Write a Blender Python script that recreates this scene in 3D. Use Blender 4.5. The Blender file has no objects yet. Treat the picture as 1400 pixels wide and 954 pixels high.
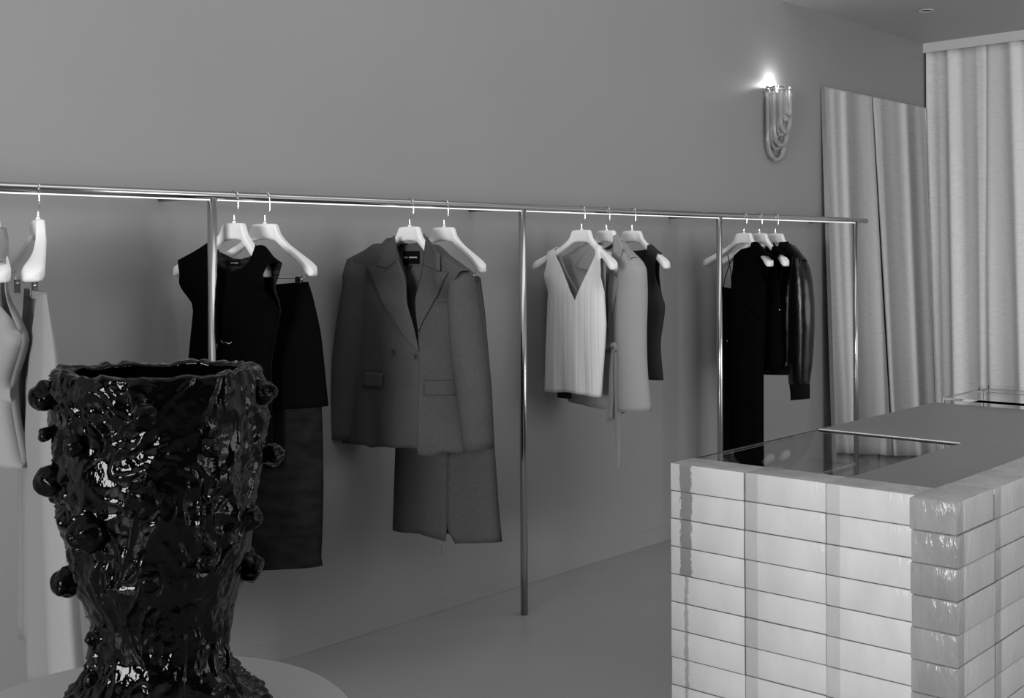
import bpy, bmesh, math, random
from mathutils import Vector, Matrix, noise

random.seed(7)
scene = bpy.context.scene
COL = scene.collection

# ------------------------------------------------------------------ camera
F = 1670.0                      # focal length in pixels of the 1400 x 954 frame
TH = math.atan(1486 / 1670.0)   # angle between the view and the clothes wall
HC = 1.415                      # eye height
ROLL = 0.005
CX, CY = 700.0, 348.4           # principal point (lens shifted downwards)
VD = Vector((math.cos(TH), math.sin(TH), 0))
VR = Vector((math.sin(TH), -math.cos(TH), 0))
VU = Vector((0, 0, 1))
CAM = Vector((0, 0, HC))
cr, sr = math.cos(ROLL), math.sin(ROLL)
cd = bpy.data.cameras.new('camera')
cam = bpy.data.objects.new('camera', cd)
COL.objects.link(cam)
ix = VR * cr - VU * sr
iy = VR * sr + VU * cr
m = Matrix((ix, iy, -VD)).transposed().to_4x4()
m.translation = CAM
cam.matrix_world = m
cd.sensor_width = 36.0
cd.lens = F / 1400 * 36.0
cd.shift_y = -(477 - CY) / 1400
cd.clip_start = 0.05
scene.camera = cam

# ------------------------------------------------------------------ view, world, lights
vs = scene.view_settings
vs.view_transform = 'Standard'
vs.look = 'None'
vs.gamma = 1.0
vs.use_curve_mapping = False
vs.exposure = 0.0
cy = scene.cycles
cy.use_denoising = True
cy.max_bounces = 10
cy.transmission_bounces = 10
cy.transparent_max_bounces = 12
cy.caustics_refractive = False
cy.caustics_reflective = False
cy.sample_clamp_indirect = 6.0

w = bpy.data.worlds.new('world')
scene.world = w
w.use_nodes = True
w.node_tree.nodes['Background'].inputs[0].default_value = (0.5, 0.5, 0.5, 1)
w.node_tree.nodes['Background'].inputs[1].default_value = 0.25


def area(name, loc, direction, sx, sy, power, spread=180):
    l = bpy.data.lights.new(name, 'AREA')
    l.shape = 'RECTANGLE'
    l.size, l.size_y, l.energy = sx, sy, power
    l.spread = math.radians(spread)
    o = bpy.data.objects.new(name, l)
    COL.objects.link(o)
    o.location = loc
    o.rotation_euler = Vector(direction).to_track_quat('-Z', 'Y').to_euler()
    return o


# daylight coming in through the shop front, behind the camera on the left
area('shopfront_daylight', (-3.62, 0.55, 1.5), (1, 0, 0), 2.1, 1.4, 278)
# soft ceiling lighting of the tall part of the shop
area('ceiling_panel_light', (3.3, 1.5, 3.66), (0, 0, -1), 5.0, 1.6, 32)
# added fill from the unseen side, lifting wall, curtain and ceiling
area('added_side_fill', (5.0, -4.62, 1.45), (0, 1, 0), 4.0, 2.4, 140)

# ------------------------------------------------------------------ unprojection helpers (pixel of the 1400 x 954 frame -> place)
def ray(px, py):
    dx, dy = px - CX, -(py - CY)
    ax, ay = cr * dx + sr * dy, -sr * dx + cr * dy
    return (VD * F + VR * ax + VU * ay) / F


def on_y(px, py, Y):
    v = ray(px, py)
    return CAM + v * (Y / v.y)


def on_z(px, py, z):
    v = ray(px, py)
    return CAM + v * ((z - HC) / v.z)


# ------------------------------------------------------------------ materials
MATS = {}


def nd(nt, kind, **kw):
    n = nt.nodes.new(kind)
    for k, v in kw.items():
        if k in n.inputs:
            n.inputs[k].default_value = v
        else:
            setattr(n, k, v)
    return n


def mat(name, g, rough=0.6, metal=0.0, spec=0.5, trans=0.0, ior=1.45, sheen=0.0, coat=0.0,
        bump=0.0, bscale=40.0, bstretch=(1, 1, 1), vary=0.0, vscale=3.0, vstretch=(1, 1, 1), alpha=1.0,
        weave=0.0, wscale=600.0, wvec=(1, 1, 1), sss=0.0):
    if name in MATS:
        return MATS[name]
    mt = bpy.data.materials.new(name)
    mt.use_nodes = True
    nt = mt.node_tree
    p = nt.nodes['Principled BSDF']
    p.inputs['Base Color'].default_value = (g, g, g, 1)
    p.inputs['Roughness'].default_value = rough
    p.inputs['Metallic'].default_value = metal
    p.inputs['Specular IOR Level'].default_value = spec
    p.inputs['Transmission Weight'].default_value = trans
    p.inputs['IOR'].default_value = ior
    p.inputs['Sheen Weight'].default_value = sheen
    p.inputs['Coat Weight'].default_value = coat
    p.inputs['Alpha'].default_value = alpha
    if sss:
        p.inputs['Subsurface Weight'].default_value = sss
        p.inputs['Subsurface Radius'].default_value = (0.05, 0.05, 0.05)
    tc = nt.nodes.new('ShaderNodeTexCoord')

    def noise_tex(scale, stretch, detail=4.0):
        mp = nt.nodes.new('ShaderNodeMapping')
        mp.inputs['Scale'].default_value = stretch
        nt.links.new(tc.outputs['Object'], mp.inputs['Vector'])
        n = nd(nt, 'ShaderNodeTexNoise', Scale=scale, Detail=detail)
        nt.links.new(mp.outputs['Vector'], n.inputs['Vector'])
        return n.outputs['Fac']

    if vary or weave:
        fac = None
        if vary:
            fac = noise_tex(vscale, vstretch)
            mr = nd(nt, 'ShaderNodeMapRange')
            mr.inputs['From Min'].default_value = 0.3
            mr.inputs['From Max'].default_value = 0.7
            mr.inputs['To Min'].default_value = g * (1 - vary)
            mr.inputs['To Max'].default_value = g * (1 + vary)
            nt.links.new(fac, mr.inputs['Value'])
            val = mr.outputs['Result']
        if weave:
            n2 = noise_tex(wscale, wvec, 2.0)
            m2 = nd(nt, 'ShaderNodeMapRange')
            m2.inputs['From Min'].default_value = 0.3
            m2.inputs['From Max'].default_value = 0.7
            m2.inputs['To Min'].default_value = 1 - weave
            m2.inputs['To Max'].default_value = 1 + weave
            nt.links.new(n2, m2.inputs['Value'])
            mu = nd(nt, 'ShaderNodeMath', operation='MULTIPLY')
            nt.links.new(m2.outputs['Result'], mu.inputs[0])
            if vary:
                nt.links.new(val, mu.inputs[1])
            else:
                mu.inputs[1].default_value = g
            val = mu.outputs[0]
        nt.links.new(val, p.inputs['Base Color'])
    if bump:
        bf = noise_tex(bscale, bstretch)
        b = nd(nt, 'ShaderNodeBump', Strength=bump, Distance=0.01)
        nt.links.new(bf, b.inputs['Height'])
        nt.links.new(b.outputs['Normal'], p.inputs['Normal'])
    MATS[name] = mt
    return mt


M_wall = mat('wall_paint', 0.315, 0.45, spec=0.3, vary=0.03, vscale=1.2)
M_hidden = mat('far_wall_paint', 0.08, 0.6, spec=0.2)
M_base = mat('baseboard_paint', 0.31, 0.4, spec=0.3)
M_floor = mat('poured_floor', 0.31, 0.22, spec=0.4, vary=0.06, vscale=1.5, bump=0.015, bscale=6)
M_ceil = mat('ceiling_paint', 0.52, 0.6, spec=0.2)
M_ceil_hi = mat('ceiling_white', 0.6, 0.7, spec=0.2)
M_valance = mat('valance_paint', 0.85, 0.6)
M_steel = mat('polished_steel', 0.50, 0.18, metal=1.0)
M_steel_dark = mat('brushed_steel', 0.35, 0.3, metal=1.0)
M_chrome = mat('chrome_wire', 0.85, 0.08, metal=1.0)
M_mirror = mat('mirror_glass', 0.76, 0.0, metal=1.0)
M_frame = mat('mirror_frame_steel', 0.7, 0.12, metal=1.0)
M_curtain = mat('linen_curtain', 0.9, 0.9, spec=0.1, vary=0.10, vscale=6, vstretch=(1, 1, 0.05),
                weave=0.07, wscale=60, wvec=(0.4, 0.4, 3.0))
M_hanger = mat('white_hanger', 0.93, 0.45, spec=0.35)
M_black = mat('black_cloth', 0.003, 1.0, spec=0.02)
M_blackknit = mat('black_open_knit', 0.018, 0.9, spec=0.1, weave=0.95, wscale=55, wvec=(0.25, 1, 5))
M_sheer = mat('black_sheer_cloth', 0.010, 0.8, spec=0.1, vary=0.5, vscale=14, vstretch=(1, 1, 2.5))
M_leather = mat('black_leather', 0.004, 0.27, spec=0.5, bump=0.35, bscale=22, bstretch=(1, 1, 0.5))
M_rib = mat('black_rib_knit', 0.006, 0.9, spec=0.1)
M_blazer = mat('grey_wool_linen', 0.08, 0.85, spec=0.15, weave=0.14, wscale=260, wvec=(1, 1, 0.5), vary=0.06, vscale=9)
M_lining = mat('grey_lining', 0.10, 0.6, spec=0.3)
M_skirt = mat('grey_skirt_cloth', 0.075, 0.85, spec=0.15, weave=0.16, wscale=260, wvec=(1, 1, 0.5))
M_seam = mat('skirt_seam_thread', 0.05, 0.9, spec=0.1)
M_dark_lining = mat('dark_lining', 0.012, 0.6, spec=0.3)
M_white_rib = mat('cream_rib_knit', 0.86, 0.85, spec=0.15)
M_jacket = mat('pale_jacket_cloth', 0.36, 0.8, spec=0.15, weave=0.05, wscale=300)
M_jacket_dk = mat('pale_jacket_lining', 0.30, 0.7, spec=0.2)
M_vest = mat('charcoal_cloth', 0.035, 0.85, spec=0.1)
M_trouser = mat('pale_trouser_cloth', 0.27, 0.8, spec=0.15, weave=0.04, wscale=300)
M_top_pale = mat('pale_vest_cloth', 0.29, 0.8, spec=0.15, weave=0.04, wscale=300)
M_label = mat('black_label', 0.004, 0.8, spec=0.1)
M_text = mat('label_thread', 0.5, 0.8)
M_button = mat('dark_button', 0.06, 0.35)
M_hole = mat('button_hole', 0.004, 0.8)
M_glaze = mat('black_glaze', 0.0008, 0.03, spec=0.23, bump=0.42, bscale=34, bstretch=(1, 1, 0.7))
M_glaze_lump = mat('black_glaze_lump', 0.0008, 0.05, spec=0.15, bump=0.3, bscale=1.6)
M_table = mat('table_paint', 0.30, 0.5, spec=0.3)
M_counter_top = mat('grey_counter_top', 0.14, 0.35, spec=0.4, vary=0.05, vscale=4)
M_added_backing = mat('added_backing_white', 0.75, 0.7)
M_case = mat('case_panel', 0.22, 0.5)
M_case_in = mat('case_lining', 0.10, 0.5)
M_glass = mat('clear_glass', 0.95, 0.0, trans=1.0, ior=1.5)
M_smoked = mat('case_glass', 0.95, 0.0, trans=1.0, ior=1.025)
M_brass = mat('polished_edge', 0.9, 0.2, metal=1.0)
M_edge_glass = mat('ground_glass_edge', 0.35, 0.4)
M_edge = mat('pale_edge', 0.95, 0.3)
M_white = mat('white_plastic', 0.6, 0.5)


def glow(name, g, strength):
    mt = bpy.data.materials.new(name)
    mt.use_nodes = True
    p = mt.node_tree.nodes['Principled BSDF']
    p.inputs['Base Color'].default_value = (g, g, g, 1)
    p.inputs['Emission Color'].default_value = (1, 1, 1, 1)
    p.inputs['Emission Strength'].default_value = strength
    return mt


def brick_material(name, clear, edge=0.0, band=0.0, bump=0.3, white=0.78, dark=0.3):
    """Cast glass brick: milky translucent body under a clear wavy skin."""
    mt = bpy.data.materials.new(name)
    mt.use_nodes = True
    nt = mt.node_tree
    nt.nodes.clear()
    out = nt.nodes.new('ShaderNodeOutputMaterial')
    tc = nt.nodes.new('ShaderNodeTexCoord')
    mp = nt.nodes.new('ShaderNodeMapping')
    mp.inputs['Scale'].default_value = (1.6, 1.6, 0.55)
    nt.links.new(tc.outputs['Object'], mp.inputs['Vector'])
    oi = nt.nodes.new('ShaderNodeObjectInfo')
    add = nd(nt, 'ShaderNodeVectorMath', operation='ADD')
    nt.links.new(mp.outputs['Vector'], add.inputs[0])
    mulr = nd(nt, 'ShaderNodeMath', operation='MULTIPLY')
    mulr.inputs[1].default_value = 7.0
    nt.links.new(oi.outputs['Random'], mulr.inputs[0])
    nt.links.new(mulr.outputs[0], add.inputs[1])
    n1 = nd(nt, 'ShaderNodeTexNoise', Scale=45.0, Detail=3.0)
    nt.links.new(add.outputs[0], n1.inputs['Vector'])
    bp = nd(nt, 'ShaderNodeBump', Strength=bump, Distance=0.006)
    nt.links.new(n1.outputs['Fac'], bp.inputs['Height'])
    glass = nd(nt, 'ShaderNodeBsdfPrincipled', Roughness=0.16)
    glass.inputs['Base Color'].default_value = (0.92, 0.92, 0.92, 1)
    glass.inputs['Transmission Weight'].default_value = 1.0
    glass.inputs['IOR'].default_value = 1.45
    nt.links.new(bp.outputs['Normal'], glass.inputs['Normal'])
    milk = nd(nt, 'ShaderNodeBsdfPrincipled', Roughness=0.8)
    milk.inputs['Base Color'].default_value = (white, white, white, 1)
    milk.inputs['Specular IOR Level'].default_value = 0.2
    nt.links.new(bp.outputs['Normal'], milk.inputs['Normal'])
    tr = nd(nt, 'ShaderNodeBsdfTranslucent')
    tr.inputs['Color'].default_value = (0.9, 0.9, 0.9, 1)
    mx = nd(nt, 'ShaderNodeMixShader')
    mx.inputs[0].default_value = 0.15
    nt.links.new(milk.outputs[0], mx.inputs[1])
    nt.links.new(tr.outputs[0], mx.inputs[2])
    n2 = nd(nt, 'ShaderNodeTexNoise', Scale=9.0, Detail=3.0)
    nt.links.new(add.outputs[0], n2.inputs['Vector'])
    mr = nd(nt, 'ShaderNodeMapRange')
    mr.inputs['From Min'].default_value = 0.3
    mr.inputs['From Max'].default_value = 0.7
    mr.inputs['To Min'].default_value = clear - 0.06
    mr.inputs['To Max'].default_value = clear + 0.06
    nt.links.new(n2.outputs['Fac'], mr.inputs['Value'])
    if edge:      # the casting is clearer near one end of the brick
        sp = nt.nodes.new('ShaderNodeSeparateXYZ')
        nt.links.new(tc.outputs['Object'], sp.inputs[0])
        er = nd(nt, 'ShaderNodeMapRange')
        er.inputs['From Min'].default_value = 0.0665
        er.inputs['From Max'].default_value = 0.0685
        er.inputs['To Min'].default_value = 0.0
        er.inputs['To Max'].default_value = edge
        nt.links.new(sp.outputs['X'], er.inputs['Value'])
        ad = nd(nt, 'ShaderNodeMath', operation='ADD')
        nt.links.new(mr.outputs[0], ad.inputs[0])
        nt.links.new(er.outputs[0], ad.inputs[1])
        mr = ad
    if band:      # refracted dark background painted as a band in the outermost column
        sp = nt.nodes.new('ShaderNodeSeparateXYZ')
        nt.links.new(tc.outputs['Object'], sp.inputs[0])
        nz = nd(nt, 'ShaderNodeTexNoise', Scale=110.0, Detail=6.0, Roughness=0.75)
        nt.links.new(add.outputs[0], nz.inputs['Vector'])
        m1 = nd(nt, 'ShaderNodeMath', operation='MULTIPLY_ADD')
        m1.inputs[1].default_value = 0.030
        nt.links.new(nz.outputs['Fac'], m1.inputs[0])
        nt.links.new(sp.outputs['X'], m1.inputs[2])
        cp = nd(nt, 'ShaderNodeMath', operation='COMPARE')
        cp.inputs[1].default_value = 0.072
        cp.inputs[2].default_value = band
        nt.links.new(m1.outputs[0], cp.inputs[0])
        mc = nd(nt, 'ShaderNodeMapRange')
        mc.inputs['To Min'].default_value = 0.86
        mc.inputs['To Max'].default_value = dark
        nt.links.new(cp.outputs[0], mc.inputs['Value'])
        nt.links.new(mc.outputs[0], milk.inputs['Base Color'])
    mx2 = nd(nt, 'ShaderNodeMixShader')
    nt.links.new(mr.outputs[0], mx2.inputs[0])
    nt.links.new(mx.outputs[0], mx2.inputs[1])
    nt.links.new(glass.outputs[0], mx2.inputs[2])
    nt.links.new(mx2.outputs[0], out.inputs[0])
    return mt


M_brick = brick_material('frosted_glass_brick', 0.17, 0.16, bump=0.4)
M_brick_rip = brick_material('rippled_glass_brick', 0.30, 0.25, bump=0.9, white=0.85)
M_brick_end = brick_material('clear_glass_brick', 0.62, bump=0.85)
M_brick_dark = brick_material('painted_refraction_brick', 0.13, 0.0, 0.016, dark=0.36)
M_brick_thin = brick_material('thin_painted_refraction_brick', 0.13, 0.0, 0.0045, dark=0.50)

# ------------------------------------------------------------------ mesh helpers
def link(name, me, parent=None, mtl=None, smooth=True):
    if mtl is not None and not me.materials:
        me.materials.append(mtl)
    o = bpy.data.objects.new(name, me)
    COL.objects.link(o)
    if parent is not None:
        o.parent = parent
    if smooth:
        for p in me.polygons:
            p.use_smooth = True
    return o


def from_data(name, verts, faces, mtl, parent=None, smooth=True, merge=0.0, thick=0.0, subsurf=0, recalc=True):
    me = bpy.data.meshes.new(name)
    me.from_pydata([tuple(v) for v in verts], [], faces)
    if merge or recalc:
        bm = bmesh.new()
        bm.from_mesh(me)
        if merge:
            bmesh.ops.remove_doubles(bm, verts=bm.verts, dist=merge)
        if recalc:
            bmesh.ops.recalc_face_normals(bm, faces=bm.faces)
        bm.to_mesh(me)
        bm.free()
    o = link(name, me, parent, mtl, smooth)
    if subsurf:
        s = o.modifiers.new('subdivision', 'SUBSURF')
        s.levels = s.render_levels = subsurf
    if thick:
        s = o.modifiers.new('thickness', 'SOLIDIFY')
        s.thickness = thick
        s.offset = 0
    return o


def box(name, lo, hi, mtl, parent=None, bevel=0.0, seg=2):
    bm = bmesh.new()
    bmesh.ops.create_cube(bm, size=1.0)
    for v in bm.verts:
        v.co = Vector([lo[i] + (v.co[i] + 0.5) * (hi[i] - lo[i]) for i in range(3)])
    if bevel:
        bmesh.ops.bevel(bm, geom=list(bm.edges), offset=bevel, segments=seg, affect='EDGES', profile=0.5)
    me = bpy.data.meshes.new(name)
    bm.to_mesh(me)
    bm.free()
    return link(name, me, parent, mtl, smooth=False)


def tube_data(path, rad, seg=12, cap=True):
    pts = [Vector(p) for p in path]
    n = len(pts)
    rads = rad if isinstance(rad, (list, tuple)) else [rad] * n
    verts, faces = [], []
    up = None
    for i, p in enumerate(pts):
        t = (pts[min(i + 1, n - 1)] - pts[max(i - 1, 0)]).normalized()
        if up is None:
            up = t.orthogonal().normalized()
        up = (up - t * up.dot(t)).normalized()
        b = t.cross(up)
        for k in range(seg):
            a = 2 * math.pi * k / seg
            verts.append(p + (up * math.cos(a) + b * math.sin(a)) * rads[i])
    for i in range(n - 1):
        for k in range(seg):
            k2 = (k + 1) % seg
            faces.append((i * seg + k, i * seg + k2, (i + 1) * seg + k2, (i + 1) * seg + k))
    if cap:
        faces.append(tuple(range(seg))[::-1])
        faces.append(tuple((n - 1) * seg + k for k in range(seg)))
    return verts, faces


def tube(name, path, rad, mtl, parent=None, seg=12, cap=True):
    v, f = tube_data(path, rad, seg, cap)  # unseen pale board added behind the bricks to make them look bright
    return from_data(name, v, f, mtl, parent)


def lathe(name, prof, mtl, parent=None, seg=48, cx=0, cy_=0):
    verts, faces = [], []
    for r_, z in prof:
        for k in range(seg):
            a = 2 * math.pi * k / seg
            verts.append((cx + r_ * math.cos(a), cy_ + r_ * math.sin(a), z))
    for i in range(len(prof) - 1):
        for k in range(seg):
            k2 = (k + 1) % seg
            faces.append((i * seg + k, i * seg + k2, (i + 1) * seg + k2, (i + 1) * seg + k))
    faces.append(tuple(range(seg))[::-1])
    faces.append(tuple((len(prof) - 1) * seg + k for k in range(seg)))
    return from_data(name, verts, faces, mtl, parent)


def tag(o, label, cat, group=None):
    o['label'] = label
    o['category'] = cat
    if group:
        o['group'] = group
    return o


def thing(name, label, cat, loc=(0, 0, 0), rotz=0.0, group=None):
    o = bpy.data.objects.new(name, None)
    COL.objects.link(o)
    o.empty_display_size = 0.05
    o.location = loc
    o.rotation_euler = (0, 0, rotz)
    return tag(o, label, cat, group)


def struct(o):
    o['kind'] = 'structure'
    return o


def copy_tree(o, parent=None):
    c = o.copy()
    COL.objects.link(c)
    if parent is not None:
        c.parent = parent
    for ch in list(o.children):
        copy_tree(ch, c)
    return c


# ------------------------------------------------------------------ the room
WY = 3.4496          # clothes wall
XB = 8.11            # corner with the curtain wall
ZC = 2.846           # low ceiling
ZH = 3.72            # tall part of the shop
XS = 6.185           # where the low ceiling starts
BA = math.radians(4.9)   # the curtain wall is slightly out of square
X0, Y0 = -3.7, -4.6

struct(box('floor', (X0 - .1, Y0 - .1, -0.12), (8.8, WY + 0.12, 0), M_floor))
struct(box('wall_back', (X0, WY, 0), (8.8, WY + 0.12, ZH), M_wall))
struct(box('baseboard_back', (X0, WY - 0.006, 0), (8.6, WY + 0.02, 0.076), M_base, bevel=0.002))
struct(box('wall_right', (X0, Y0 - 0.12, 0), (2.95, Y0, ZH), M_hidden))
struct(box('wall_right_end', (7.05, Y0 - 0.12, 0), (8.8, Y0, ZH), M_hidden))
struct(box('wall_right_sill', (2.95, Y0 - 0.12, 0), (7.05, Y0, 0.24), M_hidden))
struct(box('wall_right_head', (2.95, Y0 - 0.12, 2.66), (7.05, Y0, ZH), M_hidden))
for i, xx in enumerate((2.95, 4.97, 7.0)):  # opening and mullions made up to house the added side fill
    struct(box('trim_%d' % (i + 8), (xx, Y0 - 0.04, 0.24), (xx + 0.05, Y0 + 0.05, 2.66), M_steel_dark))
cw = struct(box('wall_end', (0.19, -8.3, 0), (0.3, 0.02, ZH), M_wall))
cw.location = (XB, WY, 0)
cw.rotation_euler.z = -BA
struct(box('ceiling', (X0, Y0, ZH), (8.8, WY + 0.12, ZH + 0.12), M_ceil_hi))
sof = struct(box('ceiling_low', (0, -8.2, ZC), (2.7, 0.0, ZC + 0.25), M_ceil))
sof.location = (XS, WY, 0)
# pale front face of the dropped ceiling
fc = struct(box('trim_1', (-0.02, -8.0, ZC + 0.004), (0.0, -0.001, ZH - 0.001), M_ceil_hi))
fc.location = (XS, WY, 0)
# shop front with its window openings
struct(box('wall_front_sill', (X0 - 0.12, Y0, 0), (X0, WY, 0.75), M_hidden))
struct(box('wall_front_head', (X0 - 0.12, Y0, 2.25), (X0, WY, ZH), M_hidden))
struct(box('wall_front_pier', (X0 - 0.12, 1.65, 0.45), (X0, WY, 3.05), M_hidden))
struct(box('wall_front_jamb', (X0 - 0.12, Y0, 0.45), (X0, -0.55, 3.05), M_hidden))
for i, yy in enumerate((-0.55, 0.52, 1.6)):
    struct(box('trim_%d' % (i + 2), (X0 - 0.05, yy, 0.45), (X0 + 0.05, yy + 0.05, 3.05), M_steel_dark))

# ------------------------------------------------------------------ curtain wall
val = struct(box('trim_6', (0.0, -8.0, ZC - 0.065), (0.02, -0.002, ZC - 0.001), M_valance))
val.location = (XB, WY, 0)
val.rotation_euler.z = -BA


def curtain(y0, y1, label, seed):
    rnd = random.Random(seed)
    n = int((y0 - y1) / 0.006)
    rows = 40
    ztop, zbot = ZC - 0.055, 0.02
    folds = []
    y = y0
    xs = []
    ph = rnd.random() * 6
    p2 = rnd.random() * 6
    p3 = rnd.random() * 6
    verts, faces = [], []
    for r in range(rows + 1):
        t = r / rows
        z = ztop + (zbot - ztop) * t
        for k in range(n + 1):
            yy = y0 + (y1 - y0) * k / n
            s = yy * 1.0
            drift = 0.05 * t * math.sin(3.1 * yy + p2) + 0.03 * t * math.sin(7.0 * yy + p3)
            q = s + drift
            wv = math.sin(2 * math.pi * q / 0.235 + ph + 1.3 * math.sin(2 * math.pi * q / 0.71 + p2))
            wv2 = math.sin(2 * math.pi * q / 0.113 + p3 + 1.1 * math.sin(2 * math.pi * q / 0.5 + ph))
            a = 0.030 * (0.55 + 0.55 * t)
            x = 0.075 + a * (0.5 * (wv + 1)) ** 0.75 * 2 - a + 0.011 * wv2
            edge = min(1.0, min(k, n - k) * 0.006 / 0.02)
            lead = max(0.0, 1 - k * 0.006 / 0.07) if y0 > -0.05 else 0.0      # first fold lies against the wall
            verts.append((x * (1 - lead) + 0.040 * lead + (1 - edge) * 0.008 * (1 - lead), yy, z))
    for r in range(rows):
        for k in range(n):
            a = r * (n + 1) + k
            faces.append((a, a + 1, a + n + 2, a + n + 1))
    o = from_data('curtain', verts, faces, M_curtain, recalc=False, thick=0.003)
    o.location = (XB - 0.015, WY, 0)
    o.rotation_euler.z = -BA
    return tag(o, label, 'curtain', 'linen curtains along the end wall')


gap = on_z(1347, 62, ZC - 0.06)
gy = (Vector((gap.x, gap.y)) - Vector((XB, WY))).length
curtain(-0.01, -gy + 0.002, 'grey linen curtain in the corner beside the leaning mirror', 3)
curtain(-gy - 0.002, -gy - 4.6, 'grey linen curtain beyond the dark slit, away from the mirror', 11)
curtain(-gy - 4.62, -7.6, 'grey linen curtain at the far end of the end wall', 29)

# recessed ceiling light
cl = thing('ceiling_downlight', 'small round recessed downlight in the low ceiling near the curtains', 'light', (7.01, 2.96, ZC))
lathe('trim_ring', [(0.030, 0.0), (0.045, 0.0), (0.047, -0.004), (0.043, -0.008), (0.031, -0.006), (0.030, 0.0)], M_white, cl, 32)
lathe('lamp_face', [(0.030, -0.0012), (0.0005, -0.0012), (0.0005, -0.0002), (0.030, -0.0002)], M_steel_dark, cl, 32)

# ------------------------------------------------------------------ leaning mirror
mr_ = thing('leaning_mirror', 'tall steel framed mirror leaning on the wall, reflecting the curtain', 'mirror', (0, 0, 0))
mx0, mx1, mh = 6.64, 8.10, 2.402
lean = math.atan(0.028)
mr_.location = (mx0, WY - 0.014 - 0.028 * mh, 0.0)
mr_.rotation_euler = (-lean, 0, 0)
mw = mx1 - mx0
fd = 0.014           # frame depth
box('mirror_pane', (0.006, -0.012, 0.006), (mw - 0.006, -0.008, mh - 0.006), M_mirror, mr_)
box('backing_board', (0.006, -0.0078, 0.006), (mw - 0.006, 0.0, mh - 0.006), M_case_in, mr_)
for nm, lo, hi in (('frame_side', (0, -fd, 0), (0.006, 0.012, mh)), ('frame_side', (mw - 0.006, -fd, 0), (mw, 0.012, mh)),
                   ('frame_top', (0.006, -fd, mh - 0.006), (mw - 0.006, 0.012, mh)), ('frame_bottom', (0.006, -fd, 0), (mw - 0.006, 0.012, 0.006))):
    box(nm, lo, hi, M_frame, mr_)

# ------------------------------------------------------------------ clothes rack
YR, ZR, RT = 3.1636, 1.601, 0.0145
rk = thing('clothes_rack', 'long polished steel clothes rail on four posts along the wall', 'clothes rack', (3.6178, YR, 0))


def rk_tube(name, pts, r_, seg=24):
    return tube(name, [(p[0] - 3.6178, p[1] - YR, p[2]) for p in pts], r_, M_steel, rk, seg)


rk_tube('rail', [(0.74, YR, ZR), (2.18, YR, ZR), (3.62, YR, ZR), (5.06, YR, ZR), (6.636, YR, ZR), (6.643, YR, ZR)],
        [RT] * 5 + [RT * 0.7])
for k in range(4):
    px_ = 2.179 + 1.4388 * k
    rk_tube('post', [(px_, YR, 0.0), (px_, YR, 0.8), (px_, YR, ZR - RT * 0.6)], RT)
    rk_tube('wall_bracket', [(px_, YR, ZR - 0.002), (px_, WY, ZR - 0.002)], 0.0085, 12)
# glowing strip added to imitate the bright line under the rail
box('added_glow_line', (0.74 - 3.6178, -0.0075, ZR - RT - 0.0012), (6.49 - 3.6178, -0.0015, ZR - RT + 0.003), glow('highlight_glow', 0.8, 0.8), rk)

# ------------------------------------------------------------------ hangers
class Hang:
    """Frame of one hanger: local x = towards the room, local -y = front, origin on the rail axis."""
    def __init__(self, px, yaw):
        self.o = on_y(px, 257 + 0.0373 * px, YR)
        self.o.z = ZR
        self.p = math.radians(yaw)
        self.ax = Vector((math.sin(self.p), -math.cos(self.p), 0))
        self.ay = Vector((math.cos(self.p), math.sin(self.p), 0))
        self.rot = self.p - math.pi / 2

    def u(self, px, py, y=0.0):
        v = ray(px, py)
        o = self.o + self.ay * y
        t = (o - CAM).dot(self.ay) / v.dot(self.ay)
        q = CAM + v * t - o
        return (q.dot(self.ax), q.z)

    def us(self, pts, y=0.0):
        return [self.u(a, b, y) for a, b in pts]

    def mid(self, pts):
        """Points on the middle surface of a garment, which follows the curved hanger near the shoulders."""
        out = []
        for px, py in pts:
            x, z = self.u(px, py)
            for _ in range(5):
                q = max(0.0, min(1.0, (z + 0.36) / 0.10))
                q = q * q * (3 - 2 * q)
                x, z = self.u(px, py, (-0.055 * (min(0.23, abs(x)) / 0.216) ** 2 - 0.012) * q)
            out.append((x, z))
        return out

    def f(self, pts, yf, off=0.0):
        """Points on the cloth surface y = yf(x, z) - off."""
        out = []
        for px, py in pts:
            x, z = self.u(px, py, -0.03)
            y = -0.03
            for _ in range(14):
                y = 0.5 * y + 0.5 * (yf(x, z) - off)
                x, z = self.u(px, py, y)
            out.append((x, z))
        return out

    def f1(self, px, py, yf, off=0.0):
        return self.f([(px, py)], yf, off)[0]


HUB = -0.083


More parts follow.
